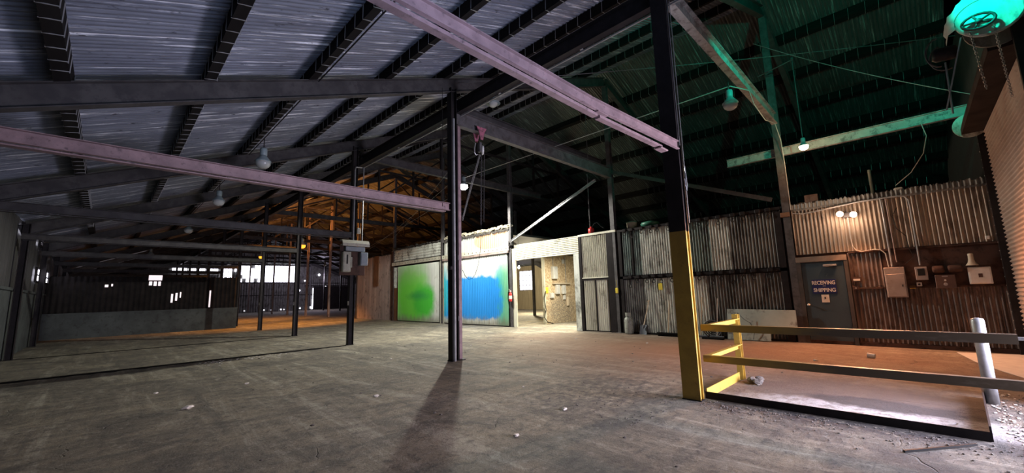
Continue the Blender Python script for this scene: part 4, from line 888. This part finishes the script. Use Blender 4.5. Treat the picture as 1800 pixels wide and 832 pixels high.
light('white_lamp_glow', 'SPOT', (10.53, 13.3, 5.93), 3000, (1, .97, .86), (10.53, 13.3, 0), spot_size=math.radians(168), spot_blend=.12, shadow_soft_size=.09)
for i, (l, e, lb) in enumerate((((8.73, 27.93, 4.85), 1500, 'bright orange sodium lamp left of the breaker board'), ((8.66, 37.3, 4.9), 900, 'smaller orange sodium lamp farther down the hall'))):
    bay_lamp(l, lb, 'orange', cord=.95, scale=1.2)
    light('sodium_lamp_beam', 'SPOT', (l[0], l[1], l[2]-.1), e*1.15, (1, .37, .055), (l[0]-.9, l[1]+1.5, 0), spot_size=math.radians(124), spot_blend=.35, shadow_soft_size=.1)
    light('sodium_lamp_glow', 'SPOT', (l[0]+.24, l[1]+.1, l[2]+.2), e*2.6, (1, .34, .06), (l[0]+3.2, l[1]+1, 12), spot_size=math.radians(140), spot_blend=.5, shadow_soft_size=.1)
light('far_wall_fill', 'POINT', (20.5, 58, 4.5), 420, (.86, .74, 1.0), shadow_soft_size=.6)  # unseen point light added inside the hall to brighten the far wall
for i, (x, y) in enumerate(((17.2, 37.5), (17.2, 31.5), (17.2, 47), (8.7, 50))):
    bay_lamp((x, y, 5.2), ['unlit lamp right of the orange lamp, in the right-hand bay', 'unlit lamp nearest the rusty wall in the right-hand bay', 'unlit lamp deepest in the right-hand bay', 'unlit lamp deepest in the middle bay'][i], cord=.7)
bay_lamp((12.55, 1.63, 5.03), 'lit warm pendant lamp over the office corner', 'warm', scale=.6, cord=0)
light('pendant_glow', 'POINT', (12.55, 1.63, 4.93), 40, (1, .55, .30), shadow_soft_size=.06)
t = thing('pendant_arm', 'thin pipe arm with a rod holding the warm pendant lamp', 'arm', (12.55, 1.63, 5.3))
MB().tube([(12.55, 1.63, 5.37), (12.55, 1.63, 7.55)], .012, 6).build('drop_rod', 'grey_steel', t)
MB().tube([(12.55, 1.63, 7.55), (12.75, 2.5, 7.5)], .015, 6).lathe([(.03, 0), (.03, .05)], (12.55, 1.63, 7.55), (0, 0, 1), 8).build('arm_pipe', 'grey_steel', t)
t = thing('signal_lamp', 'green dock signal lamp above the roller door bracket', 'lamp', (7.3, -.75, 6.05))
MB().lathe([(.03, 0), (.11, .02), (.12, .12), (.10, .2)], (7.25, -.70, 6.05), Vector((-5, -2.2, -1)), 16).build('housing', 'dark_steel', t)
B(7.1, 7.62, -1.0, -.25, 5.982, 5.994).build('added_light_shield', 'dark_steel', t)  # unseen plate added to keep the green light off the office wall
MB().tube([(7.2, -.75, 6.1), (7.2, -.9, 7.2)], .015, 6).build('bracket', 'dark_steel', t)

# ------------------------------------------------------------------ cables
def sag(a, b, s=.15, n=12):
    a, b = Vector(a), Vector(b); return [a.lerp(b, i/n)-Vector((0, 0, s*4*(i/n)*(1-i/n))) for i in range(n+1)]
tag(MB().tube(sag((2.6, -1.4, 5.74), (2.6, 63, 5.74), .0, 2), .014, 6).build('lighting_cable', 'cable'), 'black cable running the length of the left bay above the lamps', 'cable')
for y in (5.2, 9.4, 14.6): tag(MB().tube([(2.6, y, 5.74), (2.62, y+.05, 5.95)], .008, 5).build('cable_hanger', 'cable'), 'short hanger holding the black lighting cable under the roof', 'hanger', 'hangers of the left lighting cable')
tag(MB().tube(sag((10.36, 13.0, 6.46), (9.75, 2.47, 6.10), .0)+[(10.2, 2.2, 6.05), (10.6, 2.22, 5.85), (11.6, 2.22, 5.75), (12.6, 2.2, 5.95), (13.1, 2.2, 5.6), (13.22, 2.2, 5.0), (13.24, 2.2, 4.3), (13.25, 2.2, 3.6)], .011, 6).build('power_cable', 'cable_white'), 'pale cable strung from the white lamp to the corner post and down it', 'cable')
tag(MB().tube(sag((5.9, 7.7, 6.9), (14.0, -1.4, 7.4), .1), .008, 6).build('guy_wire', 'grey_steel'), 'thin wire crossing behind the yellow-footed column to the roller door', 'wire')
tag(MB().tube(sag((13.2, 2.6, 8.8), (13.2, -1.4, 5.6), .12), .009, 6).build('guy_wire', 'wire'), 'thin sagging wire from the corner post top to the roller door end', 'wire')
tag(MB().tube([(13.3, -.55, 5.25), (13.25, -.6, 4.9), (13.25, -.5, 4.5), (13.25, -.25, 4.1), (13.3, .05, 3.85)], .009, 6).build('looped_wire', 'cable_white'), 'wire looping from the green-lit beam down to the office wall top', 'wire')
for i in range(3):
    tag(MB().tube(sag((5.8, FY[1]+.1, 4.6-.35*i), (13.2, FY[3]+6+3*i, 5.2-.2*i), .1), .004, 5).build('guy_wire', 'wire'), 'thin wire fanning from the twin-post column to the ridge posts, %s of three' % ['first', 'second', 'third'][i], 'wire')
tag(MB().tube([(5.45, FY[1]-.12, 6.6), (5.45, FY[1]-.12, 3.6)], .006, 6).build('hanging_wire', 'cable'), 'thin wire hanging beside the twin-post column', 'wire')
tag(MB().tube([(12.0, 7.9, 9.0), (12.0, 7.9, 6.2)], .010, 6).build('hanger_rod', 'grey_steel'), 'thin rod hanging from the roof above the hoist beam', 'rod')
tag(MB().tube([(XR+.45, FY[1]+1.35, 3.78), (XR+.45, FY[1]+1.35, 6.4)], .02, 6).build('vent_pipe', 'grey_steel'), 'thin pipe rising behind the cream gate wall', 'pipe')

# ------------------------------------------------------------------ chain hoist
t = thing('chain_hoist', 'chain hoist hanging from the deep cross beam beside the twin-post column', 'hoist', (6.8, FY[1], 5.1))
MB().prism([(-.17, 0), (.17, 0), (.10, -.12), (.04, -.34), (-.04, -.34), (-.10, -.12)], (6.72, FY[1]-.12, 5.93), (6.72, FY[1]-.10, 5.93), (1, 0, 0), (0, 0, 1)).prism([(-.17, 0), (.17, 0), (.10, -.12), (.04, -.34), (-.04, -.34), (-.10, -.12)], (6.72, FY[1]+.10, 5.93), (6.72, FY[1]+.12, 5.93), (1, 0, 0), (0, 0, 1)).build('trolley_plate', 'hoist_pink', t)['label'] = 'faded red trolley plates'
for dx in (-.1, .1): MB().lathe([(.05, 0), (.05, .03)], (6.72+dx, FY[1]-.10, 5.86), (0, 1, 0), 12).build('trolley_wheel', 'dark_steel', t)
MB().lathe([(.03, -.04), (.10, -.035), (.13, -.01), (.13, .01), (.10, .035), (.03, .04)], (6.84, FY[1], 5.36), Vector((.8, -.6, 0)), 18).build('chain_block', 'box_light', t, True)
MB().cbox(6.70, 6.78, FY[1]-.06, FY[1]+.06, 5.28, 5.55, .015).build('gear_case', 'grey_steel', t)
MB().tube([(6.60, FY[1], 5.5), (6.56, FY[1], 5.35), (6.56, FY[1], 5.22), (6.61, FY[1], 5.17), (6.67, FY[1], 5.20)], .014, 8).build('load_hook', 'conduit', t)
chain([(6.80, FY[1], 5.25), (6.74, FY[1], 3.3)], .06, .007, .02).build('load_chain', 'grey_steel', t)
chain([(6.90, FY[1], 5.25), (6.84, FY[1], 3.4)], .045, .005, .013).build('hand_chain', 'grey_steel', t)
MB().tube([(6.74, FY[1], 3.32), (6.74, FY[1], 3.0), (6.70, FY[1], 2.6), (6.62, FY[1], 2.25), (6.53, FY[1], 2.03), (6.42, FY[1], 1.91), (6.31, FY[1], 1.89), (6.20, FY[1], 1.97), (6.12, FY[1], 2.12)], .006, 6).build('pull_cord', 'cable', t)
chain([(6.74, FY[1]-.02, 5.2), (6.12, FY[1]-.02, 3.35)], .045, .005, .013).build('hand_chain', 'wire', t)
chain([(6.70, FY[1]-.04, 5.2), (6.45, FY[1]-.04, 4.5), (6.10, FY[1]-.04, 3.4)], .045, .004, .011).build('hand_chain', 'wire', t)

# ------------------------------------------------------------------ roller door
t = struct('door_2', MB().corr((8.45, Y0+.05, .25), (0, 0, 1), (1, 0, 0), 4.7, 4.72, (0, 1, 0), .016, .085, 8), 'curtain', 'tan slatted roller door at the right edge', smooth=True)
MB().box(13.12, 13.22, Y0, Y0+.16, 0, 5.0).box(8.40, 8.47, Y0, Y0+.16, 0, 5.0).build('guide_rail', 'dark_steel', t)
rv = MB()
for i in range(24): rv.lathe([(.010, 0), (.008, .006)], (13.15, Y0+.165, .5+i*.18), (0, 1, 0), 8)
rv.build('guide_rivets', 'white', t)
t = thing('door_barrel', 'dark steel housing of the roller door drum', 'housing', (10.8, -1.2, 4.75))
MB().prism([(-.0, 0), (.36, 0), (.36, .12), (.30, .34), (.15, .48), (-.0, .5)], (8.55, -1.48, 4.72), (13.1, -1.48, 4.72), (0, 1, 0), (0, 0, 1)).build('hood', 'hood_paint', t)
MB().lathe([(.27, 0), (.27, .03), (.24, .04)], (13.1, -1.27, 4.9), (1, 0, 0), 24).build('end_plate', 'galv', t)
MB().lathe([(.30, 0), (.30, .03)], (8.50, -1.22, 5.05), (1, 0, 0), 24).build('end_plate', 'galv_dark', t)
# near end guard, lit green
t = thing('drum_guard', 'big rounded guard glowing green in the top right corner', 'guard', (8.4, -1.2, 4.95))
mb = MB(); vs = []; fs = []; n = 26
for i in range(n+1):
    a = math.pi*(-.06+1.10*i/n); rr = .37+.012*math.sin(i*2.7)+.01*math.sin(i*5.1)
    cy, cz = -1.11, 5.02
    y = cy+rr*math.cos(a); z = cz+rr*1.12*math.sin(a); y2 = cy+.30*math.cos(a); z2 = cz+.26*math.sin(a)
    vs += [(8.10, y, z), (8.46, y, z), (8.02, cy+(y-cy)*.82, cz+(z-cz)*.82), (8.02, y2, z2)]
for i in range(n):
    q = 4*i; fs += [(q, q+4, q+5, q+1), (q+2, q+6, q+4, q), (q+3, q+7, q+6, q+2)]
mb.add(vs, fs).build('guard_shell', 'white', t, True)
MB().lathe([(.02, -.03), (.31, -.03), (.33, -.015), (.33, .015), (.31, .03)], (8.06, -1.13, 5.08), (1, 0, 0), 24).build('guard_disc', 'galv', t)
t = thing('hand_wheel', 'spoked chain wheel under the green guard', 'wheel', (8.2, -1.02, 4.75))
wc = Vector((7.96, -1.02, 4.95)); mb = MB()
mb.tube([wc+Vector((0, .15*math.cos(a), .10*math.sin(a))) for a in [i*2*math.pi/16 for i in range(17)]], .018, 7)
for i in range(5): a = i*2*math.pi/5; mb.bar(wc, wc+Vector((0, .145*math.cos(a), .095*math.sin(a))), .02, .025, (1, 0, 0))
mb.lathe([(.035, -.02), (.035, .02)], wc, (1, 0, 0), 12).build('wheel_rim', 'grey_steel', t, True)
chain([(7.96, -.93, 4.86), (8.6, -1.05, 4.2)], .045, .005, .013).build('pull_chain', 'wire', t)
chain([(7.96, -1.14, 4.84), (8.9, -1.3, 4.1)], .045, .005, .013).build('pull_chain', 'wire', t)
MB().tube([(8.1, -.86, 4.86), (8.35, -.62, 3.95)], .010, 6).build('pull_rod', 'conduit', t)
t = thing('door_operator', 'black motor with curved guard hoops beside the green guard', 'motor', (8.5, -.70, 4.6))
MB().lathe([(.05, 0), (.09, .02), (.10, .06), (.10, .22), (.07, .26)], (8.4, -.84, 4.80), (0, 1, .1), 18).build('motor_body', 'dark_steel', t, True)
MB().tube([Vector((8.4, -.66+.14*math.cos(a), 4.86+.22*math.sin(a))) for a in [math.pi*(-.5+1.0*i/10) for i in range(11)]], .012, 7).tube([Vector((8.55, -.72+.16*math.cos(a), 4.82+.2*math.sin(a))) for a in [math.pi*(-.6+1.0*i/10) for i in range(11)]], .012, 7).build('guard_hoops', 'grey_steel', t)
MB().tube([(8.4, -.70, 4.68), (8.4, -.68, 3.9)], .012, 6).build('release_rod', 'conduit', t)

# ------------------------------------------------------------------ railing round the pit
RX, RY0, RY1 = 5.98, 2.22, -.52
t = thing('guard_railing', 'yellow and brown steel railing round a low pit right of the yellow-footed column', 'railing', (7.0, .9, 0))
def rail(z, ext, name):
    MB().box(RX-.006, RX+.006, RY1-ext, RY0, z-.09, z).box(RX, RX+.07, RY1-ext, RY0, z-.012, z).build(name, 'rail_top', t)
rail(1.0, .09, 'top_rail'); rail(.58, .11, 'middle_rail')
MB().box(RX-.005, RX+.005, -.33, RY0+.02, 0, .09).build('kick_plate', 'dark_steel', t)
for z, nm in ((1.0, 'return_rail'), (.58, 'return_rail')):
    MB().box(RX, 7.56, RY0-.006, RY0+.006, z-.09, z-.01).box(RX, 7.56, RY0-.06, RY0, z-.022, z-.01).build(nm, 'yellow', t)
B(RX, 7.45, RY0-.006, RY0+.006, 0, .13).build('kick_plate', 'yellow', t)
MB().ibeam((7.56, RY0, 0), (7.56, RY0, 1.06), .09, .11, .01, .01, (1, 0, 0)).build('corner_post', 'yellow', t)['label'] = 'yellow corner post'
MB().add([(RX+.01, -.33, 0), (8.1, -.44, 0), (8.1, -.44, .14), (RX+.01, -.33, .14), (RX+.01, -.345, 0), (8.1, -.455, 0), (8.1, -.455, .14), (RX+.01, -.345, .14)], [(3, 2, 1, 0), (4, 5, 6, 7), (0, 1, 5, 4), (1, 2, 6, 5), (2, 3, 7, 6), (3, 0, 4, 7)]).build('side_plate', 'dark_steel', t)
MB().bar((RX+.03, RY1-.05, .96), (RX+.03, -1.35, .96), .03, .03).build('rail_extension', 'conduit', t)
tag(MB().lathe([(.06, 0), (.06, 1.0), (.052, 1.03), (.02, 1.04)], (7.82, -.5, 0), (0, 0, 1), 20).build('pipe_bollard', 'conduit', None, True), 'grey pipe bollard behind the right end of the railing', 'bollard')
tag(MB().add([(12.9, -.45, .012), (11.6, -.62, .012), (10.6, -.85, .012), (9.6, -1.15, .012), (9.4, -1.45, .012), (13.1, -1.45, .012), (12.9, -.45, .004), (11.6, -.62, .004), (10.6, -.85, .004), (9.6, -1.15, .004), (9.4, -1.45, .004), (13.1, -1.45, .004)], [(0, 1, 2, 3, 4, 5), (11, 10, 9, 8, 7, 6)]+[(i, 6+i, 6+(i+1) % 6, (i+1) % 6) for i in range(6)]).build('pale_floor_shape', 'white'), 'thin pale shape on the floor at the foot of the roller door', 'sheet')  # thin flat pale shape by the roller door
tag(MB().bar((5.15, .25, .012), (5.75, -.22, .016), .018, .018).build('dark_rod', 'cable'), 'thin dark rod lying on the floor in front of the railing', 'rod')

# ------------------------------------------------------------------ floor joints and litter
def joint(y, x0, x1, wd, seed, name):
    rnd = random.Random(seed); vs = []; fs = []; n = 60
    for i in range(n+1):
        x = x0+(x1-x0)*i/n; ww = wd*rnd.uniform(.5, 1.4); vs += [(x, y-ww, .004), (x, y, .018), (x, y+ww*.6, .004)]
    for i in range(n): a = 3*i; fs += [(a, a+3, a+4, a+1), (a+1, a+4, a+5, a+2)]
    struct(name, MB().add(vs, fs), 'wood_dark')
joint(FY[2]-.05, XW, XA-.2, .17, 1, 'trim_11'); joint(FY[3]-.05, XW, XA-.2, .05, 2, 'trim_12')
def litter(x, y, r, kind, seed, label, group):
    o = blob((x, y, r*.3), r, seed, (1.2, 1.0, .5)).build('crumpled_paper' if kind == 'paper' else 'stone_chip', kind)
    return tag(o, label, 'litter', group)
rnd = random.Random(11)
spots = [(1.95, 8.9), (.72, 9.3), (3.05, 6.05), (5.05, 9.3), (7.8, 9.6), (9.7, 8.9), (8.3, 11.0), (9.2, 12.2), (10.9, 8.0), (11.0, 5.6), (11.6, 3.6), (7.0, 12.5), (6.6, 10.6), (4.3, 3.4), (3.2, 3.2), (4.9, 4.7), (10.2, 1.6), (9.6, 2.1)]
for i, (x, y) in enumerate(spots): litter(x, y, rnd.uniform(.02, .04), 'paper', 20+i, 'scrap of pale crumpled paper lying on the dusty floor', 'paper scraps on the floor')
for i in range(70):
    u = rnd.random(); x = 1+u*10; y = rnd.uniform(1.5, 13)
    if 5.6 < x < 6.2: x += .8
    litter(x, y, rnd.uniform(.008, .022), 'stone', 120+i, 'small stone chip lying on the dusty floor', 'stone chips on the floor')
litter(.95, 7.6, .06, 'paper', 777, 'largest pale scrap on the left part of the floor', None)
o = tag(MB().lathe([(.045, 0), (.05, .12), (.052, .12)], (11.1, .75, .05), Vector((.2, 1, .1)), 14).build('paper_cup', 'white'), 'white paper cup lying on the floor in front of the office wall', 'cup')
rb = MB(); rnd = random.Random(5)
for i in range(1500):
    if i < 900: y = rnd.uniform(-1.2, 2.2); x = 5.88-abs(rnd.gauss(0, .35)); 
    elif i < 1250: x = rnd.uniform(6.1, 8.6); y = -.5-abs(rnd.gauss(0, .3))
    else: x = rnd.uniform(4.2, 5.9); y = 2.4+abs(rnd.gauss(0, .8))
    if y < -1.4: continue
    blob((x, y, .006), rnd.choice((.003, .004, .005, .007, .011)), i, (1.4, 1, .5), rb, 5)
tag(rb.build('gravel_rubble', 'stone'), 'scattered gravel and flakes along the foot of the railing', 'rubble', kind='stuff')
rb = MB()
for i in range(260):
    x = rnd.uniform(6.0, 8.6); y = -.45-abs(rnd.gauss(0, .28))
    if i > 150: x = rnd.uniform(1.6, 3.8); y = FY[2]-.3-abs(rnd.gauss(0, .35)); 
    blob((x, max(y, -1.4), .005), rnd.choice((.006, .009, .012, .02)), 1000+i, (1.5, 1, .3), rb, 5)
tag(rb.build('plaster_flakes', 'white'), 'white plaster flakes strewn on the floor', 'flakes', kind='stuff')
for i, (x, y) in enumerate(((7.35, 2.02), (7.5, 1.95), (7.28, 1.9))):
    tag(blob((x, y, .04), .07, 60+i, (1.2, 1, .8)).build('broken_brick', 'stone'), 'broken chunk of brick at the foot of the yellow corner post, %s' % ['nearest the kick plate', 'touching the post', 'farthest from the post'][i], 'brick', )
